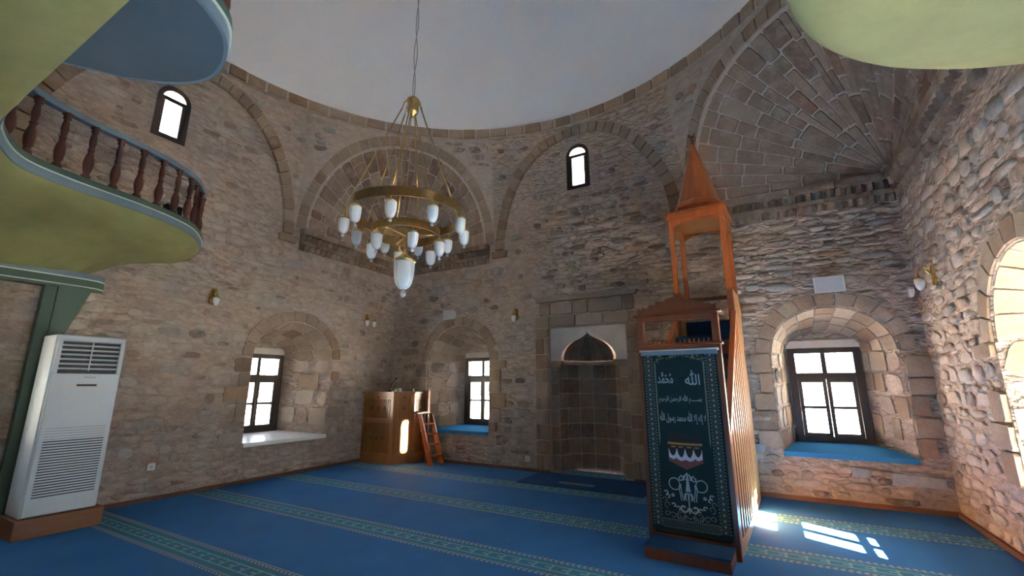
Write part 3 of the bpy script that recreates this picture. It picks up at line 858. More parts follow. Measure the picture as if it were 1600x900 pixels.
# recess walls and back plate with ogee opening
def ogee(n=16):
    """half widths of the onion-shaped hood from its ledge to the tip"""
    pts = []
    for i in range(n+1):
        t = i/n
        if t < 0.72: wv = 0.54*math.sqrt(max(0, 1-(t/0.79)**2))*(1.0 if t > 0.1 else 0.97+0.3*t)
        else: wv = 0.54*math.sqrt(1-(0.72/0.79)**2)*(1-(t-0.72)/0.28)**1.9
        pts.append((wv, NZ+0.06+0.53*t))
    return pts
OG = ogee()
m = MB(); Pn = lambda a, z, d: Vector((a, WF+d, z))
outer = [(NX0, 0), (NX1, 0), (NX1, 2.67), (NX0, 2.67)]
hole = [(NC-NW, 0.0), (NC-NW, NZ), (NC-OG[0][0], NZ+0.06)]+[(NC-w, z) for w, z in OG[1:]]+[(NC+w, z) for w, z in reversed(OG[:-1])]+[(NC+NW, NZ), (NC+NW, 0.0)]
# recess sides
v = [Pn(a, z, 0) for a, z in outer]+[Pn(a, z, RD) for a, z in outer]
m.add(v, [(1, 2, 6, 5), (2, 3, 7, 6), (3, 0, 4, 7)]); wbuild(m, 'recess_frame', 'joint', mih)
lowL = [(NX0, 0), (NC-NW, 0), (NC-NW, NZ), (NX0, NZ)]; lowR = [(NC+NW, 0), (NX1, 0), (NX1, NZ), (NC+NW, NZ)]
for q in (lowL, lowR):
    m = MB(); m.add([Pn(a, z, RD) for a, z in q], [(0, 1, 2, 3)]); wbuild(m, 'niche_pier', 'joint', mih)
SB = lambda u, v, d=0.0: Vector((u, WF+RD-d, v))
blocks(mih, SB, NX0+0.004, NC-NW, 0.02, NZ, (0.2, 0.3), (0.24, 0.30), 'ashlar', (0.008, 0.014)); blocks(mih, SB, NC+NW, NX1-0.004, 0.02, NZ, (0.2, 0.3), (0.24, 0.30), 'ashlar', (0.008, 0.014))
m = MB()
poly = [(NX0, NZ), (NX0, 2.67), (NC, 2.67)]+[(NC-w, z) for w, z in reversed(OG)]+[(NC-OG[0][0], NZ)]
for q in (poly, [(2*NC-a, z) for a, z in poly]):
    q = [(max(NX0, min(NX1, a)), z) for a, z in q]
    tri = tessellate_polygon([[Vector((a, z, 0)) for a, z in q]])
    m.add([Pn(a, z, RD-0.012) for a, z in q], [tuple(t) for t in tri])
wbuild(m, 'plaster_panel', 'white_plaster', mih)
# faceted niche: seven facets, each with its courses of blocks
NFAC = 7
def nplan(i, r=1.0):
    a = PI*i/NFAC; return Vector((NC-NW*r*math.cos(a), WF+RD+ND*r*math.sin(a)))
m = MB()
for i in range(NFAC):
    p, q = nplan(i), nplan(i+1); m.add([(p.x, p.y, 0), (q.x, q.y, 0), (q.x, q.y, NZ+0.08), (p.x, p.y, NZ+0.08)], [(0, 1, 2, 3)])
wbuild(m, 'niche_shell', 'joint', mih)
for i in range(NFAC):
    p, q = nplan(i), nplan(i+1); L = (q-p).length; d = (q-p)/L; nn = Vector((d.y, -d.x))
    if nn.dot(Vector((NC, WF))-p) < 0: nn = -nn
    Sf = lambda u, v, dd=0.0, p=p, d=d, nn=nn: Vector((p.x+d.x*u+nn.x*dd, p.y+d.y*u+nn.y*dd, v))
    z = 0.02
    for k in range(7):
        h = (NZ-0.02)/7
        vv, ff = stone_geo(Sf, block_poly(0.0, L, z, z+h, 0.014, rnd, 0.003), rnd.uniform(0.008, 0.014), 2)
        link('stone_block', vv, ff, 'fan', mih); z += h
# ribbed half dome
for i in range(NFAC):
    vv = []; ff = []; na = 6
    for j, (w, z) in enumerate(OG):
        for k in range(na+1):
            t = k/na; a = PI*(i+t)/NFAC; sc = 1.0-0.10*(1-math.sin(PI*t))*(0.3+0.7*(w/NW))
            vv.append((NC-w*sc*math.cos(a), WF+RD-0.01+ND/NW*w*sc*math.sin(a), z))
    for j in range(len(OG)-1):
        for k in range(na): ff.append((j*(na+1)+k, j*(na+1)+k+1, (j+1)*(na+1)+k+1, (j+1)*(na+1)+k))
    link('hood_gore', vv, ff, 'fan', mih, True)
m = MB(); vv = []                           # moulded ledge below the hood
for k in range(25):
    a = PI*k/24
    for r, z in ((1.02, NZ-0.02), (0.90, NZ-0.02), (0.90, NZ+0.05), (1.02, NZ+0.05)):
        vv.append((NC-NW*r*math.cos(a), WF+RD-0.03+ND*r*math.sin(a), z))
m.add(vv, [(k*4+j, (k+1)*4+j, (k+1)*4+(j+1) % 4, k*4+(j+1) % 4) for k in range(24) for j in range(4)]); wbuild(m, 'ledge', 'ashlar', mih)
for sd in (-1, 1):
    m = MB(); x = NC+sd*(NW+0.03); m.prism([(x-0.11, NZ-0.06), (x+0.11, NZ-0.06), (x+0.13, NZ+0.05), (x-0.13, NZ+0.05)], Pn, RD-0.09, RD+0.02); wbuild(m, 'corbel', 'fan', mih)

# ------------------------------------------------------------------ gallery
def catmull(pts, n=8):
    out = []; P_ = [pts[0]]+list(pts)+[pts[-1]]
    for i in range(1, len(P_)-2):
        p0, p1, p2, p3 = [Vector(P_[i+k]) for k in (-1, 0, 1, 2)]
        for k in range(n):
            t = k/n
            out.append(0.5*((2*p1)+(p2-p0)*t+(2*p0-5*p1+4*p2-p3)*t*t+(3*p1-p0-3*p2+p3)*t**3))
    out.append(Vector(pts[-1])); return out
EDGE = catmull([(-7.78,3.42),(-7.45,3.32),(-7.08,3.12),(-6.72,2.84),(-6.5,2.5),(-6.34,2.08),(-6.25,1.7),(-6.17,1.42),(-6.05,1.14),(-5.88,0.97),(-5.55,0.82),(-5.2,0.74),
                (-4.6,0.70),(-3.5,0.70),(-2.0,0.70),(-1.0,0.72),(-0.45,0.82),(-0.1,1.1),(0.12,1.6),(0.26,2.25),(0.42,2.75),(0.72,3.15),(1.1,3.42),(1.5,3.6),(1.97,3.72)], 6)
def normals(path):
    out = []
    for i in range(len(path)):
        t = path[min(i+1, len(path)-1)]-path[max(i-1, 0)]; t.normalize(); out.append(Vector((t.y, -t.x)))
    return out
EN = normals(EDGE)
EA = np.array([tuple(p) for p in EDGE])
gal = empty('gallery', (-6.3, 1.5, 0))
tag(gal, 'curved yellow-green gallery with blue and green rim and turned balustrade above the room', 'gallery')
PROF = [(0.0, 3.63), (0.012, 3.60), (0.04, 3.56), (0.10, 3.50), (0.20, 3.445), (0.32, 3.395), (0.46, 3.355), (0.62, 3.315), (0.78, 3.27), (0.94, 3.18), (1.08, 3.07), (1.20, 2.985), (1.32, 2.96), (1.55, 2.96)]
PBK = [3.63, 3.60, 3.56, 3.52, 3.48, 3.45, 3.43, 3.41, 3.40, 3.38, 3.36, 3.35, 3.34, 3.34]
vv = []; K = len(PROF)
for i, (e, n_) in enumerate(zip(EDGE, EN)):
    wb = 1-smoothstep(0.85, 1.7, e.y); ok = 0.0; stop = False
    bulge = max(0.035*smoothstep(-0.6, 0.1, e.x), 0.045*smoothstep(-5.1, -4.6, e.x)*wb)
    for k, (ins, z) in enumerate(PROF):
        x = ins*(1+0.75*wb*(k/(K-1)))-bulge*math.sin(PI*min(1, k/6))
        if not stop:
            p = e+n_*x
            if np.min(np.hypot(EA[:, 0]-p.x, EA[:, 1]-p.y)) < x-0.03: stop = True
            else: last = (p.x, p.y, z*(1-wb)+PBK[k]*wb)
        vv.append(last)
ff = [(i*K+k, (i+1)*K+k, (i+1)*K+k+1, i*K+k+1) for i in range(len(EDGE)-1) for k in range(K-1)]
link('curved_soffit', vv, ff, 'yellow', gal, True, False)
def sweep(path, norm, sec, closed_sec=True):
    v = []; s_ = len(sec)
    for p, n_ in zip(path, norm):
        for off, z in sec: q = p-n_*off; v.append((q.x, q.y, z))
    f = [(i*s_+k, i*s_+(k+1) % s_, (i+1)*s_+(k+1) % s_, (i+1)*s_+k) for i in range(len(path)-1) for k in range(s_)]
    f += [tuple(range(s_)), tuple((len(path)-1)*s_+k for k in range(s_))]
    return v, f
def band(path, norm, o0, o1, z0, z1, name, mat, parent=None):
    v, f = sweep(path, norm, [(o0, z0), (o1, z0), (o1, z1), (o0, z1)]); return link(name, v, f, mat, parent or gal, False, False)
band(EDGE, EN, -0.02, 0.010, 3.62, 3.705, 'blue_rim', 'rim_blue')
band(EDGE, EN, -0.10, 0.022, 3.705, 3.718, 'cream_bead', 'rim_line')
band(EDGE, EN, -0.10, 0.016, 3.718, 3.785, 'green_rim', 'rim_green')
m = MB(); poly = [(p.x, p.y) for p in EDGE]+[(WR-0.02, WB+0.03), (WL+0.02, WB+0.03)]
m.prism(poly, lambda a, b_, d: Vector((a, b_, d)), 3.70, 3.76); wbuild(m, 'deck', 'wood_plinth', gal)
band(EDGE, EN, -0.105, -0.02, 4.42, 4.485, 'handrail', 'rim_blue')
# rounded bay projecting from the back run
BAY = catmull([(-4.10,0.66),(-4.05,0.78),(-3.97,0.90),(-3.84,1.08),(-3.62,1.27),(-3.37,1.365),(-3.10,1.34),(-2.84,1.22),(-2.70,1.05),(-2.62,0.86),(-2.58,0.66)], 6)
BAY = [p*0.925 for p in BAY]
BN = normals(BAY); BN = [-n_ for n_ in BN] if BN[len(BN)//2].y > 0 else BN
bay = MB(); bay.prism([(p.x, p.y) for p in BAY], lambda a, b_, d: Vector((a, b_, d)), 3.632, 3.66)
bayo = wbuild(bay, 'bay_soffit', 'soffit_blue', gal)
m = MB(); m.prism([(p.x, p.y) for p in BAY], lambda a, b_, d: Vector((a, b_, d)), 3.70, 3.76); wbuild(m, 'bay_deck', 'wood_plinth', gal)
band(BAY, BN, -0.012, 0.010, 3.63, 3.705, 'blue_rim', 'rim_blue'); band(BAY, BN, -0.012, 0.022, 3.705, 3.718, 'cream_bead', 'rim_line')
band(BAY, BN, -0.012, 0.016, 3.718, 3.785, 'green_rim', 'rim_green'); band(BAY, BN, -0.105, -0.02, 4.42, 4.485, 'handrail', 'rim_blue')
balp = [(0.030, 0.0), (0.032, 0.03), (0.024, 0.04), (0.020, 0.055), (0.027, 0.075), (0.034, 0.12), (0.030, 0.16), (0.019, 0.20), (0.017, 0.215), (0.024, 0.225), (0.017, 0.24), (0.024, 0.29), (0.021, 0.33), (0.015, 0.36), (0.026, 0.37), (0.020, 0.385), (0.033, 0.395), (0.033, 0.41)]
bm_ = MB(); bm_.lathe([(r*1.42, z*0.64/0.41) for r, z in balp], 12)
bal0 = None
def along(path, norm, step, start, off):
    acc = start; out = []
    for i in range(len(path)-1):
        L = (path[i+1]-path[i]).length
        while acc <= L:
            t = acc/L; p = path[i].lerp(path[i+1], t); n_ = norm[i].lerp(norm[i+1], t); out.append(p+n_*off); acc += step
        acc -= L
    return out
for k, p in enumerate([q for q in along(EDGE, EN, 0.262, 0.22, 0.06) if WL+0.05 < q.x < WR-0.05]+along(BAY, BN, 0.25, 0.1, 0.06)):
    if bal0 is None:
        bal0 = link('baluster', bm_.v, bm_.f, 'wood_baluster', gal, True, False, True); o = bal0
    else:
        o = bal0.copy(); COL.objects.link(o); o.parent = gal
    o.location = Vector((p.x, p.y, 3.783))-gal.location
# low cornice, post and bracket under the run beside the air conditioner
cpoly = lambda o_: [(WL+0.0, 2.36), (WL+0.08+o_, 2.33), (WL+0.15+o_, 2.24), (WL+0.185+o_, 2.08), (WL+0.19+o_, 1.7), (WL+0.19+o_, WB+0.02), (WL+0.0, WB+0.02)]
for nm, mt, z0, z1, of in (('blue_rim', 'rim_blue', 2.93, 3.00, 0.0), ('cream_bead', 'rim_line', 2.915, 2.93, 0.01), ('green_rim', 'rim_green', 2.83, 2.915, 0.0), ('cream_bead', 'rim_line', 2.82, 2.83, 0.0), ('green_rim', 'rim_green', 2.79, 2.82, -0.03)):
    m = MB(); m.prism(cpoly(of), lambda a, b_, d: Vector((a, b_, d)), z0, z1); wbuild(m, nm, mt, gal)
m = MB(); m.box(WL+0.05, 1.76, 0.0, WL+0.15, 1.88, 2.79, 0.008); wbuild(m, 'post', 'rim_green', gal)
m = MB(); m.prism([(1.88, 2.0), (1.96, 2.0), (2.20, 2.79), (1.88, 2.79)], lambda a, b_, d: Vector((d, a, b_)), WL+0.03, WL+0.165); wbuild(m, 'bracket', 'rim_green', gal)
o = MB(); o.box(-7.10, 2.62, 3.84, -6.98, 2.82, 4.06, 0.01); o.box(-7.06, 2.70, 3.76, -7.02, 2.74, 3.86); o.box(-7.0, 2.64, 3.86, -6.93, 2.80, 4.04, 0.01)
wbuild(o, 'floodlight', 'blackmetal', gal)['label'] = 'small dark floodlight behind the balusters'

# ------------------------------------------------------------------ air conditioner on plinth
AX0, AX1, AY0, AY1, AZ0, AZ1 = -7.42, -6.96, 1.82, 2.46, 0.205, 2.16
pl = MB(); pl.box(AX0-0.03, AY0-0.03, 0.0, AX1+0.02, AY1+0.06, 0.20, 0.006)
tag(pl.build('wooden_plinth', 'wood_plinth'), 'brown wooden plinth under the white air conditioner', 'plinth')
ac = empty('air_conditioner', ((AX0+AX1)/2, (AY0+AY1)/2, 0.205))
tag(ac, 'tall white floor-standing air conditioner with upper and lower grilles', 'air conditioner')
def acb(name, mat, *bx, bev=0.004, parent=ac):
    m = MB(); m.box(*bx, bev); return link(name, m.v, m.f, mat, parent, False, False) if parent is ac else link(name, [v for v in (Vector(q)-ac.location for q in m.v)], m.f, mat, parent, False, False, True)
acb('casing', 'white', AX0, AY0, AZ0, AX1-0.03, AY1, AZ1, bev=0.012)
fp = acb('front_panel', 'white', AX1-0.035, AY0+0.012, AZ0+0.01, AX1, AY1-0.012, 1.72, bev=0.008)
acb('top_frame', 'white', AX1-0.035, AY0+0.012, 2.09, AX1, AY1-0.012, AZ1-0.01, bev=0.006)
for y0, y1 in ((AY0+0.012, AY0+0.055), (AY1-0.055, AY1-0.012)): acb('side_frame', 'white', AX1-0.035, y0, 1.72, AX1, y1, 2.09, bev=0.004)
acb('outlet_slot', 'dark', AX1-0.034, AY0+0.055, 1.72, AX1-0.028, AY1-0.055, 2.09, bev=0)
for k in range(7):
    z = 1.775+0.053*k
    m = MB(); y0, y1 = AY0+0.055, AY1-0.055
    m.add([(AX1-0.03, y0, z-0.012), (AX1-0.03, y1, z-0.012), (AX1-0.002, y1, z+0.0), (AX1-0.002, y0, z+0.0), (AX1-0.03, y0, z-0.002), (AX1-0.03, y1, z-0.002), (AX1-0.002, y1, z+0.010), (AX1-0.002, y0, z+0.010)],
          [(0,1,2,3), (4,5,6,7), (0,1,5,4), (1,2,6,5), (2,3,7,6), (3,0,4,7)])
    link('louver', m.v, m.f, 'white_matt', ac, False, False)
acb('vane_bar', 'white_matt', AX1-0.006, (AY0+AY1)/2-0.006, 1.75, AX1+0.002, (AY0+AY1)/2+0.006, 2.08, bev=0)
acb('control_strip', 'white_matt', AX1-0.002, AY0+0.05, 1.565, AX1+0.003, AY1-0.06, 1.605, bev=0)
acb('display', 'dark', AX1, (AY0+AY1)/2-0.08, 1.575, AX1+0.006, (AY0+AY1)/2+0.10, 1.598, bev=0)
acb('logo_plate', 'grey_metal', AX1-0.002, (AY0+AY1)/2-0.03, 1.672, AX1+0.002, (AY0+AY1)/2+0.08, 1.682, bev=0)
for k in range(26):
    z = 0.40+0.0285*k
    acb('intake_slot', 'dark' if k < 21 else 'grey_metal', AX1-0.006, AY0+0.06, z, AX1+0.0015, AY1-0.06, z+(0.011 if k < 21 else 0.006), bev=0)

# ------------------------------------------------------------------ pulpit (minbar)
mn = empty('pulpit', (-0.785, 4.95, 0), math.radians(-3.2))
tag(mn, 'tall orange-brown wooden stair pulpit with pointed tower against the stone wall', 'pulpit')
def mb(name, mat, boxes, parent=None, bev=0.004):
    m = MB()
    for bx in boxes: m.box(*bx, bev)
    return m.build(name, mat, parent or mn)
st = mb('step', 'wood_red', [(-0.375, -0.345, 0.0, 0.375, 0.0, 0.098)])
mb('step_carpet', 'pulpit_carpet', [(-0.378, -0.35, 0.098, 0.378, 0.0, 0.118)], st)
mb('threshold', 'wood_red', [(-0.36, 0.0, 0.0, 0.36, 0.06, 0.14)])
for sd in (-1, 1): mb('door_post', 'wood_red', [(sd*0.385-0.035, 0.0, 0.0, sd*0.385+0.035, 0.07, 2.34)])
li = mb('lintel', 'wood_red', [(-0.42, -0.01, 1.965, 0.42, 0.08, 2.0), (-0.44, -0.03, 2.0, 0.44, 0.09, 2.022)])
mb('top_rail', 'wood_red', [(-0.42, 0.0, 2.27, 0.42, 0.07, 2.33), (-0.45, -0.03, 2.33, 0.45, 0.09, 2.355)])
for k in range(14):
    m = MB(); x = -0.31+0.62*k/13; m.lathe([(0.006, 2.022), (0.01, 2.035), (0.005, 2.05), (0.009, 2.065)], 6, (x, 0.03, 0)); m.build('spindle', 'wood_orange', li, True)
cr = [(-0.41, 2.355), (-0.41, 2.425), (-0.37, 2.41), (-0.345, 2.435), (-0.30, 2.43), (-0.275, 2.46), (-0.22, 2.455), (-0.19, 2.49), (-0.12, 2.485), (-0.08, 2.515), (0.0, 2.53)]
cr = cr+[(-a, z) for a, z in reversed(cr[:-1])]
m = MB(); m.prism(cr, lambda a, b_, d: Vector((a, d, b_)), 0.02, 0.05); m.build('crest', 'wood_red', mn)
# flanks with sloping banister
for sd in (-1, 1):
    poly = [(0.07, 0.0), (1.84, 0.0), (1.84, 2.55), (0.07, 1.02)]
    m = MB(); m.prism(poly, lambda a, b_, d: Vector((d, a, b_)), sd*0.385-0.015, sd*0.385+0.015); fk = m.build('flank_panel', 'wood_flank', mn)
    m = MB(); m.prism([(0.07, 0.98), (1.84, 2.51), (1.84, 2.60), (0.07, 1.07)], lambda a, b_, d: Vector((d, a, b_)), sd*0.385-0.03, sd*0.385+0.03); m.build('banister', 'wood_orange', mn)
    for k in range(9):      # vertical battens
        y = 0.16+0.19*k; zt = 0.95+(y-0.07)*(1.53/1.77)
        m = MB(); m.box(min(sd*0.40, sd*0.412), y, 0.12, max(sd*0.40, sd*0.412), y+0.05, zt, 0.003); m.build('batten', 'wood_flank', fk)
    m = MB(); m.box(min(sd*0.40, sd*0.415), 0.07, 0.0, max(sd*0.40, sd*0.415), 1.84, 0.11, 0.003); m.build('base_rail', 'wood_flank', fk)
    # tower side boards
    m = MB(); m.box(sd*0.36-0.04, 1.84, 0.0, sd*0.36+0.04, 1.90, 2.93, 0.004); m.build('tower_post', 'wood_red', mn)
    m = MB(); m.box(min(sd*0.365, sd*0.395), 1.90, 0.0, max(sd*0.365, sd*0.395), 2.66, 2.93, 0.004); tp = m.build('tower_side', 'wood_flank', mn)
    for k in range(4):
        m = MB(); y = 1.93+0.18*k; m.box(min(sd*0.395, sd*0.407), y, 0.15, max(sd*0.395, sd*0.407), y+0.10, 2.8, 0.004); m.build('batten', 'wood_flank', tp)
    for y in (1.84, 2.60):
        m = MB(); m.box(sd*0.355-0.035, y, 2.90, sd*0.355+0.035, y+0.06, 4.06, 0.005); m.build('tower_column', 'wood_orange', mn)
    for z0, z1 in ((2.90, 2.96), (3.94, 4.06)):
        m = MB(); m.box(sd*0.355-0.025, 1.90, z0, sd*0.355+0.025, 2.60, z1, 0.004); m.build('side_rail', 'wood_orange', mn)
mb('back_rail', 'wood_red', [(-0.33, 2.605, 2.90, 0.33, 2.655, 2.955)])
for y in (1.85, 2.61):
    arch = [(-0.325, 4.06), (-0.325, 3.95), (-0.30, 3.95), (-0.28, 3.975), (-0.18, 4.01), (0.0, 4.03), (0.18, 4.01), (0.28, 3.975), (0.30, 3.95), (0.325, 3.95), (0.325, 4.06)]
    m = MB(); m.prism(arch, lambda a, b_, d: Vector((a, d, b_)), y, y+0.04); m.build('arched_head', 'wood_orange', mn)
mb('tower_cornice', 'wood_orange', [(-0.405, 1.82, 4.06, 0.405, 2.68, 4.15), (-0.425, 1.80, 4.15, 0.425, 2.70, 4.185)])
mb('tower_ceiling', 'wood_honey', [(-0.33, 1.9, 4.03, 0.33, 2.6, 4.06)])
m = MB(); m.lathe([(0.36, 4.185), (0.36, 4.30), (0.385, 4.315), (0.385, 4.345), (0.33, 4.40), (0.215, 4.78), (0.115, 5.14), (0.025, 5.46)], 8, (0, 2.25, 0)); m.build('spire', 'wood_orange', mn)
m = MB(); m.lathe([(0.012, 5.44), (0.03, 5.47), (0.014, 5.50), (0.024, 5.525), (0.010, 5.55), (0.006, 5.57)], 10, (0, 2.25, 0))
cres = [(0.05*math.cos(a), 5.62+0.05*math.sin(a)) for a in [math.radians(130+280*k/16) for k in range(17)]]+[(0.036*math.cos(a), 5.635+0.036*math.sin(a)) for a in [math.radians(50-280*k/16) for k in range(17)]]
m.prism(cres, lambda a, b_, d: Vector((a, d, b_)), 2.243, 2.257); m.build('crescent_finial', 'wood_red', mn)
for k in range(8):
    y0 = 0.10+0.215*k; z1 = 0.16+0.26*(k+1)
    m = MB(); m.box(-0.365, y0, max(0, z1-0.27), 0.365, y0+0.235, z1-0.02); sp = m.build('stair', 'wood_red', mn)
    m = MB(); m.box(-0.366, y0-0.01, z1-0.06, 0.366, y0+0.225, z1); m.build('stair_carpet', 'pulpit_carpet', sp)
mb('platform', 'pulpit_carpet', [(-0.32, 1.86, 2.22, 0.32, 2.60, 2.28)]); mb('seat', 'pulpit_carpet', [(-0.32, 2.2, 2.28, 0.32, 2.60, 2.52)])

# curtain ----------------------------------------------------------------------
cu = empty('curtain', (-0.785, 4.95, 0), math.radians(-3.2))
tag(cu, 'dark green printed curtain with pale Arabic lettering hanging in the pulpit doorway', 'curtain')
M['cloth'] = simple('dark_green_cloth', (0.0045, 0.019, 0.020), 0.75, 0, 0.15, 20, 0.1, 0.3)
M['cloth_border'] = simple('grey_green_border_print', (0.032, 0.045, 0.038), 0.8, 0, 0.25, 60)
M['print_pale'] = simple('pale_grey_print', (0.30, 0.33, 0.34), 0.8, 0, 0.1, 30)
M['print_gold'] = simple('dull_gold_print', (0.15, 0.145, 0.10), 0.8, 0, 0.2, 40)
M['print_black'] = simple('black_print', (0.012, 0.008, 0.010), 0.8, 0, 0.1, 30)
M['print_red'] = simple('brick_red_print', (0.17, 0.045, 0.04), 0.8, 0, 0.15, 40)
M['print_amber'] = simple('amber_print', (0.36, 0.15, 0.035), 0.8, 0, 0.2, 40)
M['print_white'] = simple('white_print', (0.50, 0.46, 0.52), 0.8, 0, 0.06, 30)
CW, CZ0, CZ1 = 0.375, 0.165, 1.945
nx, nz = 24, 20; vv = []
cy = lambda x, z: -0.02+0.004*math.sin(x*22)*(1-(z-CZ0)/(CZ1-CZ0)*0.6)
for y_off in (0.0, 0.006):
    for j in range(nz+1):
        for i in range(nx+1):
            x = -CW+2*CW*i/nx; z = CZ0+(CZ1-CZ0)*j/nz; vv.append((x, cy(x, z)+y_off, z))
n1 = nx+1; o1 = n1*(nz+1); ff = []
for j in range(nz):
    for i in range(nx):
        q = (j*n1+i, j*n1+i+1, (j+1)*n1+i+1, (j+1)*n1+i); ff.append(q); ff.append(tuple(o1+a for a in reversed(q)))
ed = [j*n1 for j in range(nz+1)]; ed2 = [j*n1+nx for j in range(nz+1)]
for e_ in (ed, ed2): ff += [(e_[k], e_[k+1], o1+e_[k+1], o1+e_[k]) for k in range(nz)]
ff += [(k, k+1, o1+k+1, o1+k) for k in range(nx)]+[(nz*n1+k, nz*n1+k+1, o1+nz*n1+k+1, o1+nz*n1+k) for k in range(nx)]
link('cloth', vv, ff, 'cloth', cu, True, False, True)
PY = -0.0275
def flat(polys, name, mat, lift=0.0):
    m = MB()
    for q in polys:
        tri = tessellate_polygon([[Vector((a, z, 0)) for a, z in q]]); m.add([(a, PY-lift, z) for a, z in q], [tuple(t) for t in tri])
    return m.build(name, mat, cu)
def ribbon(pts, w):
    """flat stroke of varying width along 2D points -> list of quads"""
    out = []; n = len(pts); L = []; R = []
    for i in range(n):
        a = Vector(pts[max(0, i-1)]); b_ = Vector(pts[min(n-1, i+1)]); d = (b_-a)
        if d.length < 1e-9: d = Vector((1, 0))
        d.normalize(); ww = w[i] if isinstance(w, (list, tuple)) else w; p = Vector(pts[i])
        L.append((p.x-d.y*ww/2, p.y+d.x*ww/2)); R.append((p.x+d.y*ww/2, p.y-d.x*ww/2))
    for i in range(n-1): out.append([L[i], L[i+1], R[i+1], R[i]])
    return out
rect_ = lambda x0, x1, z0, z1: [(x0, z0), (x1, z0), (x1, z1), (x0, z1)]
flat([rect_(-0.345, -0.275, 0.22, 1.92), rect_(0.275, 0.345, 0.22, 1.92), rect_(-0.275, 0.275, 0.22, 0.285)], 'border_print', 'cloth_border')
dots = []
for sx in (-1, 1):
    for xx in (0.352, 0.268):
        for k in range(56): z = 0.225+k*0.0303; dots.append([(sx*xx-0.005, z), (sx*xx, z-0.007), (sx*xx+0.005, z), (sx*xx, z+0.007)])
    for k in range(34): z = 0.24+k*0.05; dots.append([(sx*0.31-0.009, z), (sx*0.31, z-0.013), (sx*0.31+0.009, z), (sx*0.31, z+0.013)])
for k in range(26): x = -0.25+k*0.02; dots += [[(x-0.005, 0.215), (x, 0.208), (x+0.005, 0.215), (x, 0.222)], [(x-0.005, 0.29), (x, 0.283), (x+0.005, 0.29), (x, 0.297)]]
flat(dots, 'bead_print', 'print_pale', 0.0012)['kind'] = 'stuff'
side = []
for sx in (-1, 1): side += [[(sx*0.236, 1.82), (sx*0.252, 1.82), (sx*0.250, 1.05), (sx*0.243, 0.98), (sx*0.236, 1.05)]]
flat(side, 'column_print', 'print_gold', 0.0006)
# arch spandrels of foliage at the top
lv = []; rnd = random.Random(70)
for k in range(60):
    x = rnd.uniform(-0.25, 0.25); lim = 1.80+0.075*(1-(abs(x)/0.25)**2)
    z = rnd.uniform(lim+0.005, 1.905)
    a = rnd.uniform(0, PI); l = rnd.uniform(0.012, 0.024); dx, dz = math.cos(a)*l, math.sin(a)*l
    lv.append([(x-dx, z-dz), (x+dz*0.35, z-dx*0.35), (x+dx, z+dz), (x-dz*0.35, z+dx*0.35)])
flat(lv, 'foliage_print', 'print_gold', 0.0009)['kind'] = 'stuff'
# lettering
def lettering(txt, cx, cz, width, name, height=None):
    c = bpy.data.curves.new(name, 'FONT'); c.body = txt; c.size = 1.0; c.align_x = 'LEFT'; c.resolution_u = 3; c.offset = 0.014
    o = bpy.data.objects.new(name, c); COL.objects.link(o); bpy.context.view_layer.update()
    bb = [Vector(q) for q in o.bound_box]; x0 = min(q.x for q in bb); x1 = max(q.x for q in bb); y0 = min(q.y for q in bb); y1 = max(q.y for q in bb)
    sx = width/(x1-x0); sz = sx if height is None else height/(y1-y0)
    me = bpy.data.meshes.new_from_object(o); bpy.data.objects.remove(o); bpy.data.curves.remove(c)
    for v in me.vertices:
        x = (v.co.x-(x0+x1)/2)*sx+cx; z = (v.co.y-(y0+y1)/2)*sz+cz; v.co = (x, PY-0.001, z)
    me.materials.clear(); me.materials.append(M['print_pale'])
    o = bpy.data.objects.new(name, me); COL.objects.link(o); o.parent = cu; return o
lettering('\ufdf2', 0.125, 1.665, 0.145, 'lettering', 0.15)
lettering('\ufdf4', -0.145, 1.665, 0.16, 'lettering', 0.12)
bis = ['\ufe91\ufeb4\u0640\u0640\u0640\u0640\u0640\ufee2', '\ufdf2', '\ufe8d\ufedf\ufeae\ufea3\ufee4\ufee6', '\ufe8d\ufedf\ufeae\ufea3\ufef4\ufee2']
lettering(' '.join(w[::-1] for w in bis[::-1]), -0.01, 1.45, 0.42, 'lettering', 0.09)
sh = ['\ufefb', '\ufe87\ufedf\ufeea', '\ufe87\ufefb', '\ufdf2', '\ufee3\ufea4\ufee4\ufeaa', '\ufead\ufeb3\ufeee\ufedd', '\ufdf2']
lettering(' '.join(w[::-1] for w in sh[::-1]), 0.0, 1.265, 0.45, 'lettering', 0.13)
# cube-shaped shrine print
flat([[(-0.165, 0.86), (0.165, 0.86), (0.165, 1.10), (0.0, 1.115), (-0.165, 1.10)]], 'shrine_print', 'print_black', 0.0005)
flat([[(-0.165, 1.0), (0.0, 0.995), (0.165, 1.0), (0.165, 1.022), (0.0, 1.018), (-0.165, 1.022)]]+[[(x-0.022, 0.972), (x+0.022, 0.972), (x+0.022, 0.984), (x-0.022, 0.984)] for x in (-0.11, -0.04, 0.04, 0.11)], 'shrine_band', 'print_amber', 0.001)
flat([[(-0.165, 0.84), (0.0, 0.765), (0.165, 0.84), (0.165, 0.86), (-0.165, 0.86)]], 'shrine_base', 'print_red', 0.0008)
sw = []
for k in range(4):
    x0 = -0.16+0.08*k; sag = 0.012 if k in (1, 2) else 0
    top = [(x0+0.08*t/6, 0.965-(0.075+sag)*math.sin(PI*t/6)**0.7) for t in range(7)]; bot = [(x0+0.08*t/6, 0.878-0.022*math.sin(PI*t/6)-sag-(0.01 if t in (0, 6) else 0)+0.0) for t in range(7)]
    sw.append(bot+list(reversed(top)))
flat(sw, 'shrine_drape', 'print_white', 0.0012)
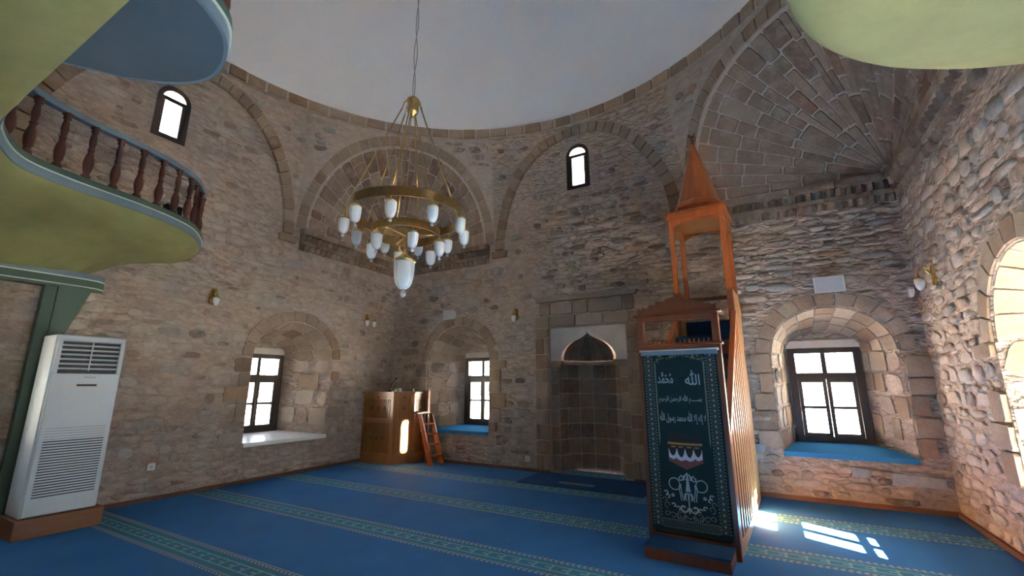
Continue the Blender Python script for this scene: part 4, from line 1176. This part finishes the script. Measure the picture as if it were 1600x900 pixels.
# scroll ornament below
def spiral(cx, cz, r0, r1, a0, a1, n=22): return [(cx+(r0+(r1-r0)*k/n)*math.cos(a0+(a1-a0)*k/n), cz+(r0+(r1-r0)*k/n)*math.sin(a0+(a1-a0)*k/n)) for k in range(n+1)]
orn = []
for sx in (-1, 1):
    f_ = lambda pts: [(sx*a, z) for a, z in pts]
    orn += ribbon(f_(spiral(0.125, 0.625, 0.06, 0.048, PI, 3.2*PI, 30)), 0.010)
    orn += ribbon(f_([(0.07, 0.62), (0.085, 0.58), (0.075, 0.52), (0.07, 0.475), (0.045, 0.475), (0.06, 0.53), (0.068, 0.60)]), 0.009)
    orn += ribbon(f_(spiral(0.065, 0.68, 0.028, 0.010, 0.5*PI, 2.6*PI, 18)), 0.011)
    orn += ribbon(f_([(0.0, 0.735), (0.03, 0.70), (0.035, 0.665), (0.012, 0.675)]), [0.004, 0.02, 0.016, 0.004])
    orn += ribbon(f_([(0.002, 0.55), (0.03, 0.535), (0.035, 0.50), (0.02, 0.475)]), [0.004, 0.022, 0.02, 0.006])
    orn += ribbon(f_(spiral(0.052, 0.405, 0.042, 0.012, PI*0.95, PI*2.9, 22)), 0.016)
    for k in range(5):
        a = 2*PI*k/5; x, z = 0.15, 0.515; orn.append(f_([(x, z), (x+0.014*math.cos(a-0.5), z+0.014*math.sin(a-0.5)), (x+0.022*math.cos(a), z+0.022*math.sin(a)), (x+0.014*math.cos(a+0.5), z+0.014*math.sin(a+0.5))]))
    for x, z in ((0.195, 0.495), (0.145, 0.42), (0.21, 0.53), (0.10, 0.395)):
        orn += ribbon(f_(spiral(x, z, 0.024, 0.006, 0.2, 1.7*PI, 12)), [0.003]+[0.012]*11+[0.004])
orn += ribbon([(0.0, 0.74), (0.0, 0.68), (0.0, 0.62), (0.0, 0.56)], [0.004, 0.022, 0.03, 0.05])+ribbon([(0.0, 0.54), (0.0, 0.48), (0.0, 0.40), (0.0, 0.36)], [0.018, 0.012, 0.010, 0.016])
flat(orn, 'scroll_print', 'print_pale', 0.0012)['kind'] = 'stuff'
orn = []
for sx in (-1, 1):
    f_ = lambda pts: [(sx*a, z) for a, z in pts]
    for x, z, r, a0, a1 in ((0.09, 0.345, 0.05, PI, 2.8*PI), (0.16, 0.325, 0.035, 0, 2*PI), (0.11, 0.32, 0.026, 0.5, 2.4*PI), (0.215, 0.335, 0.03, PI, -0.9*PI), (0.205, 0.42, 0.035, -0.5*PI, 1.4*PI), (0.225, 0.465, 0.026, 0, 1.7*PI), (0.05, 0.315, 0.022, 0, 1.8*PI)):
        orn += ribbon(f_(spiral(x, z, r, r*0.3, a0, a1, 18)), 0.008)
    orn += ribbon(f_([(0.0, 0.31), (0.03, 0.33), (0.06, 0.37), (0.05, 0.40)]), 0.009)
flat(orn, 'scroll_print', 'print_gold', 0.001)['kind'] = 'stuff'
m = MB(); m.tube([(-0.40, -0.02, 1.948), (0.40, -0.02, 1.948)], 0.014, 10); m.build('curtain_rod', 'white_matt', cu, True)
m = MB(); m.box(-0.385, -0.036, 1.90, 0.385, -0.016, 1.945, 0.004); m.build('heading_tape', M['rim_blue'], cu)

# ------------------------------------------------------------------ corner lectern with ladder
LP = [(-7.64, 6.99), (-6.80, 7.02), (-6.58, 7.40), (-6.58, 7.80), (-7.64, 7.80)]
lec = empty('preaching_lectern', (-7.1, 7.4, 0)); tag(lec, 'honey-coloured panelled wooden lectern in the room corner', 'lectern')
def lw(m, name, mat, parent=None, smooth=False):
    return link(name, m.v, m.f, mat, parent or lec, smooth, False) if parent is None else link(name, [Vector(q)-lec.location for q in m.v], m.f, mat, parent, smooth, False, True)
def inset(poly, d):
    n = len(poly); out = []
    for i in range(n):
        p0, p1, p2 = Vector(poly[i-1]), Vector(poly[i]), Vector(poly[(i+1) % n]); a = (p1-p0).normalized(); b_ = (p2-p1).normalized()
        na, nb = Vector((-a.y, a.x)), Vector((-b_.y, b_.x)); bis_ = (na+nb); bis_.normalize(); out.append(tuple(p1+bis_*(d/max(0.3, bis_.dot(na)))))
    return out
PL = lambda a, b_, d: Vector((a, b_, d))
m = MB(); m.prism(LP, PL, 0.0, 0.10); lw(m, 'plinth', 'wood_honey')
m = MB(); m.prism(inset(LP, 0.02), PL, 0.10, 1.38); lw(m, 'body', 'wood_honey')
m = MB(); m.prism(inset(LP, 0.0), PL, 1.36, 1.40); m.prism(inset(LP, -0.03), PL, 1.40, 1.435); lw(m, 'top', 'wood_honey')
def face_panels(p, q, nslat):
    p, q = Vector(p), Vector(q); L = (q-p).length; d = (q-p)/L; nn = Vector((d.y, -d.x))
    Pf = lambda u, z, dd: Vector((p.x+d.x*u+nn.x*(dd-0.02), p.y+d.y*u+nn.y*(dd-0.02), z))
    def bar(u0, u1, z0, z1, d1, name, mat='wood_honey'):
        m = MB(); m.prism([(u0, z0), (u1, z0), (u1, z1), (u0, z1)], Pf, 0.0, d1); lw(m, name, mat)
    bar(0.0, 0.07, 0.10, 1.36, 0.028, 'stile'); bar(L-0.07, L, 0.10, 1.36, 0.028, 'stile')
    bar(0.07, L-0.07, 0.80, 0.90, 0.024, 'middle_rail'); bar(0.07, L-0.07, 1.28, 1.36, 0.024, 'top_rail'); bar(0.07, L-0.07, 0.10, 0.20, 0.024, 'bottom_rail')
    for k in range(nslat):
        u = 0.09+(L-0.18)*(k+0.5)/nslat; bar(u-0.014, u+0.014, 0.20, 0.80, 0.014, 'slat'); bar(u-0.01, u+0.01, 0.90, 1.28, 0.014, 'slat')
    for u in ([L*0.30, L*0.5, L*0.70] if L > 0.6 else [L*0.5]):
        for z, s_ in ((1.10, 0.038), (0.50, 0.03)):
            m = MB(); m.prism([(u-s_, z), (u, z-s_*1.2), (u+s_, z), (u, z+s_*1.2)], Pf, 0.012, 0.026); lw(m, 'diamond_inlay', 'wood_red')
    m = MB(); m.prism([(L*0.5-0.05, 1.32), (L*0.5, 1.295), (L*0.5+0.05, 1.32), (L*0.5, 1.345)], Pf, 0.02, 0.034); lw(m, 'carved_rosette', 'wood_red')
face_panels(LP[0], LP[1], 12); face_panels(LP[1], LP[2], 5); face_panels(LP[2], LP[3], 5)
for x, y in ((-6.80, 7.06), (-6.61, 7.40)):
    m = MB(); m.lathe([(0.022, 1.435), (0.022, 1.45), (0.012, 1.46), (0.024, 1.485), (0.010, 1.505), (0.004, 1.515)], 10, (x, y, 0)); lw(m, 'brass_finial', 'gold', None, True)
m = MB(); m.box(-6.575, 7.36, 0.98, -6.43, 7.76, 1.02, 0.005); m.box(-6.50, 7.70, 0.0, -6.44, 7.76, 1.0, 0.004); lw(m, 'side_platform', 'wood_honey')
for x in (-6.52, -6.47):
    m = MB(); m.box(x-0.02, 7.70+(-6.47-x)*0, 1.02, x+0.02, 7.77, 1.46, 0.004); lw(m, 'newel_post', 'wood_orange')
mic = empty('gooseneck_microphone', (-7.12, 7.20, 1.438)); tag(mic, 'black gooseneck microphone standing on the corner lectern', 'microphone')
m = MB(); m.lathe([(0.045, 0.0), (0.045, 0.018), (0.02, 0.025)], 14); m.build('base', 'blackmetal', mic, True)
m = MB(); m.tube([(0, 0, 0.02), (0.02, 0, 0.10), (0.06, 0, 0.17), (0.13, 0.0, 0.235), (0.17, 0, 0.262)], 0.006, 6); m.build('neck', 'blackmetal', mic, True)
m = MB(); m.tube([(0.165, 0, 0.258), (0.185, 0, 0.272), (0.21, 0, 0.29)], [0.010, 0.016, 0.011], 8); m.build('capsule', 'blackmetal', mic, True)
m = MB(); m.box(-6.98, 7.12, 1.436, -6.82, 7.24, 1.45, 0.003); bk = m.build('booklet', 'white_matt'); tag(bk, 'pale booklet lying on top of the corner lectern', 'book')
m = MB(); m.box(-7.03, 7.30, 1.436, -6.93, 7.38, 1.51, 0.008); tag(m.build('tissue_box', M['white_matt']), 'small pale box behind the booklet on the lectern', 'box')

lad = empty('step_ladder', (-6.2, 7.55, 0)); tag(lad, 'reddish wooden steps leaning against the corner lectern', 'ladder')
for y in (7.36, 7.72):
    m = MB(); m.prism([(-6.42, 0.98), (-6.33, 0.98), (-5.98, 0.0), (-6.11, 0.0)], lambda a, b_, d: Vector((a, d, b_)), y-0.015, y+0.015); lw2 = link('stringer', m.v, m.f, 'wood_orange', lad, False, False)
for k in range(4):
    z = 0.17+0.20*k; x = -6.075-0.071*(k-0.1)
    m = MB(); m.box(x-0.075, 7.375, z, x+0.035, 7.705, z+0.028, 0.003); link('tread', m.v, m.f, 'wood_orange', lad, False, False)
for k, (x, z) in enumerate(((-6.29, 0.66), (-6.14, 0.26))):
    m = MB(); m.lathe([(0.03, 0.0), (0.03, 0.008), (0.012, 0.012)], 10); v = [(x+a, 7.345-c, z+b_) for a, b_, c in m.v]; link('peg', v, m.f, 'wood_orange', lad, True, False)

# ------------------------------------------------------------------ chandelier
ch = empty('chandelier', (CX, CY, 2.42)); tag(ch, 'two-tiered brass ring chandelier with frosted glass lamp cups on a long cable', 'chandelier')
Z0 = 2.42
def cl(name, m, mat, parent=None, smooth=True): return m.build(name, mat, parent or ch, smooth)
def ringmesh(r, z, h, t):
    m = MB(); n = 64; v = []
    for i in range(n):
        a = 2*PI*i/n
        for rr, zz in ((r, z), (r, z+h), (r-t, z+h), (r-t, z)): v.append((rr*math.cos(a), rr*math.sin(a), zz))
    m.add(v, [(i*4+k, ((i+1) % n)*4+k, ((i+1) % n)*4+(k+1) % 4, i*4+(k+1) % 4) for i in range(n) for k in range(4)]); return m
ZB, ZM, RB, RM = 3.18-Z0, 2.995-Z0, 0.56, 0.325
autosmooth(cl('upper_ring', ringmesh(RB, ZB, 0.085, 0.012), 'brass')); autosmooth(cl('lower_ring', ringmesh(RM, ZM, 0.075, 0.010), 'brass'))
HUBZ = 4.42-Z0
m = MB(); m.lathe([(0.008, -0.13), (0.022, -0.12), (0.02, -0.10), (0.045, -0.09), (0.058, -0.06), (0.058, 0.05), (0.064, 0.055), (0.064, 0.07), (0.05, 0.085), (0.03, 0.10), (0.012, 0.12)], 18, (0, 0, HUBZ)); cl('hub', m, 'brass')
ROT = math.radians(119.5-90)      # direction towards the door side
for k in range(6):
    a = ROT+PI/6+2*PI*k/6; c, s = math.cos(a), math.sin(a)
    m = MB(); m.tube([(0.055*c, 0.055*s, HUBZ+0.05), (0.09*c, 0.09*s, HUBZ+0.02), (0.11*c, 0.11*s, HUBZ-0.06)], 0.006, 6); m.tube([(0.11*c, 0.11*s, HUBZ-0.06), ((RB-0.01)*c, (RB-0.01)*s, ZB+0.08)], 0.0075, 6); cl('rod', m, 'brass')
for k in range(3):
    a = ROT+0.5+2*PI*k/3; c, s = math.cos(a), math.sin(a)
    m = MB(); m.tube([(0.03*c, 0.03*s, HUBZ-0.10), ((RM-0.008)*c, (RM-0.008)*s, ZM+0.07)], 0.006, 6); cl('rod', m, 'brass')
m = MB()
for k in range(3): a = ROT+2*PI*k/3; m.tube([(0, 0, ZM+0.01), ((RM-0.005)*math.cos(a), (RM-0.005)*math.sin(a), ZM+0.02)], 0.006, 6)
m.tube([(0, 0, ZM+0.03), (0, 0, 2.72-Z0)], 0.008, 8); cl('spider', m, 'brass')
def lamp_parts(sc):
    g = MB(); g.lathe([(0.057*sc, 0.0), (0.060*sc, -0.02*sc), (0.059*sc, -0.06*sc), (0.056*sc, -0.10*sc), (0.049*sc, -0.135*sc), (0.036*sc, -0.158*sc), (0.020*sc, -0.17*sc), (0.008*sc, -0.174*sc)], 18)
    c = MB(); c.lathe([(0.004*sc, 0.075*sc), (0.010*sc, 0.07*sc), (0.012*sc, 0.05*sc), (0.022*sc, 0.042*sc), (0.026*sc, 0.03*sc), (0.045*sc, 0.018*sc), (0.064*sc, 0.004*sc), (0.067*sc, -0.006*sc), (0.055*sc, -0.008*sc)], 18)
    f = MB(); f.lathe([(0.010*sc, -0.172*sc), (0.014*sc, -0.178*sc), (0.009*sc, -0.184*sc), (0.019*sc, -0.196*sc), (0.019*sc, -0.206*sc), (0.010*sc, -0.216*sc), (0.003*sc, -0.218*sc)], 12)
    return g, c, f
G, C_, F_ = lamp_parts(0.84); proto = None
def add_lamp(x, y, z, parts=None):
    global proto
    if parts is None and proto is not None:
        g = proto[0].copy(); COL.objects.link(g); g.parent = ch; g.location = (x, y, z)
        for q in proto[1:]:
            d = q.copy(); COL.objects.link(d); d.parent = g
        return
    a, b_, c = parts or (G, C_, F_)
    g = link('lamp_cup', a.v, a.f, 'frosted', ch, True, False, True); g.location = (x, y, z)
    cc = link('lamp_cap', b_.v, b_.f, 'gold', g, True, False, True); ff_ = link('glass_ball', c.v, c.f, 'clear', g, True, False, True)
    if parts is None: proto = (g, cc, ff_)
NEAR = math.atan2(-CY, -CX)
for k in range(10):
    a = NEAR+math.radians(18+4)+2*PI*k/10; add_lamp((RB+0.012)*math.cos(a), (RB+0.012)*math.sin(a), ZB-0.065)
for k in range(6):
    a = NEAR+math.radians(10)+2*PI*k/6; add_lamp((RM+0.01)*math.cos(a), (RM+0.01)*math.sin(a), ZM-0.064)
add_lamp(0, 0, 2.755-Z0, lamp_parts(1.62))
m = MB()
for s in (0, 1):
    pts = []
    for k in range(60):
        z = HUBZ+0.11+(11.56-4.53)*k/59; a = k*0.9+PI*s; r = 0.008+0.010*abs(math.sin(k*0.35)) ; pts.append((r*math.cos(a), r*math.sin(a), z))
    m.tube(pts, 0.0045, 5)
cl('cable', m, 'grey_metal')

# ------------------------------------------------------------------ wall fittings
def sconce(pos, nrm, label, cups=1):
    nrm = Vector(nrm); o = empty('wall_sconce', pos, math.atan2(nrm.y, nrm.x)); tag(o, label, 'wall lamp', 'brass wall sconces')
    m = MB(); m.prism([(-0.03, -0.11), (0.03, -0.11), (0.045, -0.04), (0.03, 0.04), (0.035, 0.10), (0.0, 0.14), (-0.035, 0.10), (-0.03, 0.04), (-0.045, -0.04)], lambda a, b_, d: Vector((d, a, b_)), 0.03, 0.055); m.build('back_plate', 'gold', o)
    for k in range(cups):
        y = 0.0 if cups == 1 else (-0.10+0.2*k)
        m = MB(); m.tube([(0.05, 0, 0.0), (0.09, y*0.4, 0.06), (0.14, y*0.8, 0.10), (0.18, y, 0.06), (0.18, y, 0.0)], 0.009, 8)
        m.tube([(0.06, 0, 0.06), (0.09, y*0.3, 0.12), (0.12, y*0.5, 0.14), (0.135, y*0.6, 0.11)], 0.006, 6); m.build('arm', 'gold', o, True)
        c = MB(); c.lathe([(0.012, 0.03), (0.03, 0.015), (0.052, 0.0), (0.05, -0.008)], 14, (0.18, y, -0.02)); cap = c.build('cup_holder', 'gold', o, True)
        g = MB(); g.lathe([(0.046, 0.0), (0.05, -0.03), (0.046, -0.075), (0.03, -0.115), (0.01, -0.135)], 14, (0.18, y, -0.028)); g.build('lamp_cup', 'frosted', o, True)
        f = MB(); f.lathe([(0.008, 0.0), (0.014, -0.012), (0.004, -0.026)], 10, (0.18, y, -0.162)); f.build('glass_ball', 'clear', o, True)
sconce((WL, 3.70, 2.98), (1, 0, 0), 'brass wall sconce with one glass cup between the gallery and an arched window')
sconce((WL, 6.93, 3.0), (1, 0, 0), 'brass wall sconce with two glass cups near the corner above the lectern', 2)
sconce((-4.30, WF, 2.98), (0, -1, 0), 'brass wall sconce beside the stone prayer niche')
sconce((WR, 6.92, 2.86), (-1, 0, 0), 'dark brass wall sconce between the corner and the sunlit arched opening')
def speaker(x, z, w, h, label):
    o = empty('wall_speaker', (x, WF, z)); tag(o, label, 'loudspeaker', 'white wall loudspeakers')
    m = MB(); v = []
    for (yy, k, kz) in ((-0.05, 0.75, 0.8), (-0.20, 1.0, 1.0)):
        v += [(-w/2*k, yy, -h/2*kz-(0.03 if yy < -0.1 else 0)), (w/2*k, yy, -h/2*kz-(0.03 if yy < -0.1 else 0)), (w/2*k, yy, h/2*kz), (-w/2*k, yy, h/2*kz)]
    m.add(v, [(0,1,2,3), (4,5,6,7), (0,1,5,4), (1,2,6,5), (2,3,7,6), (3,0,4,7)]); m.build('cabinet', 'white_matt', o)
    m = MB(); m.add([(-w/2*0.9, -0.203, -h/2*0.9-0.028), (w/2*0.9, -0.203, -h/2*0.9-0.028), (w/2*0.9, -0.203, h/2*0.88), (-w/2*0.9, -0.203, h/2*0.88)], [(0,1,2,3)]); m.build('grille', simple('speaker_grille', (0.50, 0.52, 0.54), 0.6, 0, 0.1, 200), o)
    m = MB(); m.box(-0.03, -0.06, -0.03, 0.03, 0.0, 0.03); m.build('bracket', 'grey_metal', o)
speaker(-5.93, 3.10, 0.27, 0.17, 'small white loudspeaker above the arched window near the lectern')
speaker(0.93, 3.02, 0.37, 0.20, 'white loudspeaker above the arched window beside the pulpit')
cm = empty('security_camera', (WL+0.02, 7.72, 2.66)); tag(cm, 'small white bullet security camera in the corner above the lectern', 'security camera')
m = MB(); m.tube([(0.0, 0.0, 0.02), (0.06, -0.02, 0.02)], 0.014, 8); m.build('mount', 'white_matt', cm, True)
m = MB(); m.tube([(0.04, -0.02, 0.0), (0.06, -0.03, 0.0), (0.17, -0.13, -0.03)], [0.02, 0.034, 0.034], 12); m.build('housing', 'white_matt', cm, True)
m = MB(); m.tube([(0.168, -0.128, -0.03), (0.178, -0.137, -0.032)], 0.022, 12); m.build('lens', 'dark', cm, True)
mo = empty('motion_sensor', (1.86, WF, 2.83)); tag(mo, 'small white motion sensor in the corner beyond the pulpit', 'sensor')
m = MB(); v = []
for z, w, d in ((-0.07, 0.022, 0.05), (-0.03, 0.038, 0.075), (0.03, 0.042, 0.085), (0.065, 0.038, 0.07)):
    v += [(-w-0.02, -0.03, z), (w-0.02, -0.03, z), (w*0.8-0.02, -d, z), (-w*0.8-0.02, -d, z)]
f = [(0,1,2,3), (12,13,14,15)]+[(k*4+i, k*4+(i+1) % 4, k*4+4+(i+1) % 4, k*4+4+i) for k in range(3) for i in range(4)]
m.add(v, f); m.box(-0.05, -0.035, -0.05, 0.01, -0.002, 0.05); m.build('housing', 'white_matt', mo)
def socket(S, n, u, z, label, mat='white_matt'):
    o = empty('wall_socket', S(u, z, 0.0)); tag(o, label, 'socket', 'wall sockets')
    t = Vector((-n.y, n.x, 0))
    P_ = lambda a, b_, d: t*a+Vector((0, 0, b_))+n*d
    m = MB(); m.prism([(-0.045, -0.045), (0.045, -0.045), (0.045, 0.045), (-0.045, 0.045)], P_, -0.01, 0.042); m.build('plate', mat, o)
    m = MB(); m.prism([(0.022*math.cos(2*PI*k/10), 0.022*math.sin(2*PI*k/10)) for k in range(10)], P_, 0.042, 0.044); m.build('insert', simple('socket_grey', (0.5, 0.5, 0.5), 0.5), o)
socket(S_L, n_L, 3.24, 0.46, 'white wall socket low on the wall near the air conditioner')
socket(S_F, n_F, -4.08, 0.22, 'small pale wall socket low beside the stone prayer niche')

# prayer mat in front of the niche
mt = MB(); mt.box(-3.80, 6.86, 0.003, -1.72, WF-0.01, 0.018, 0.004)
mo_ = mt.build('prayer_mat', simple('dark_blue_mat', (0.014, 0.068, 0.19), 0.9, 0, 0.15, 40, 0.2, 0.2)); tag(mo_, 'dark blue mat laid on the carpet before the stone niche', 'mat')
m = MB(); m.box(-3.15, 7.08, 0.017, -2.55, 7.22, 0.021); link('woven_band', m.v, m.f, simple('pale_blue_weave', (0.10, 0.19, 0.26), 0.9, 0, 0.4, 90), mo_, False, False)
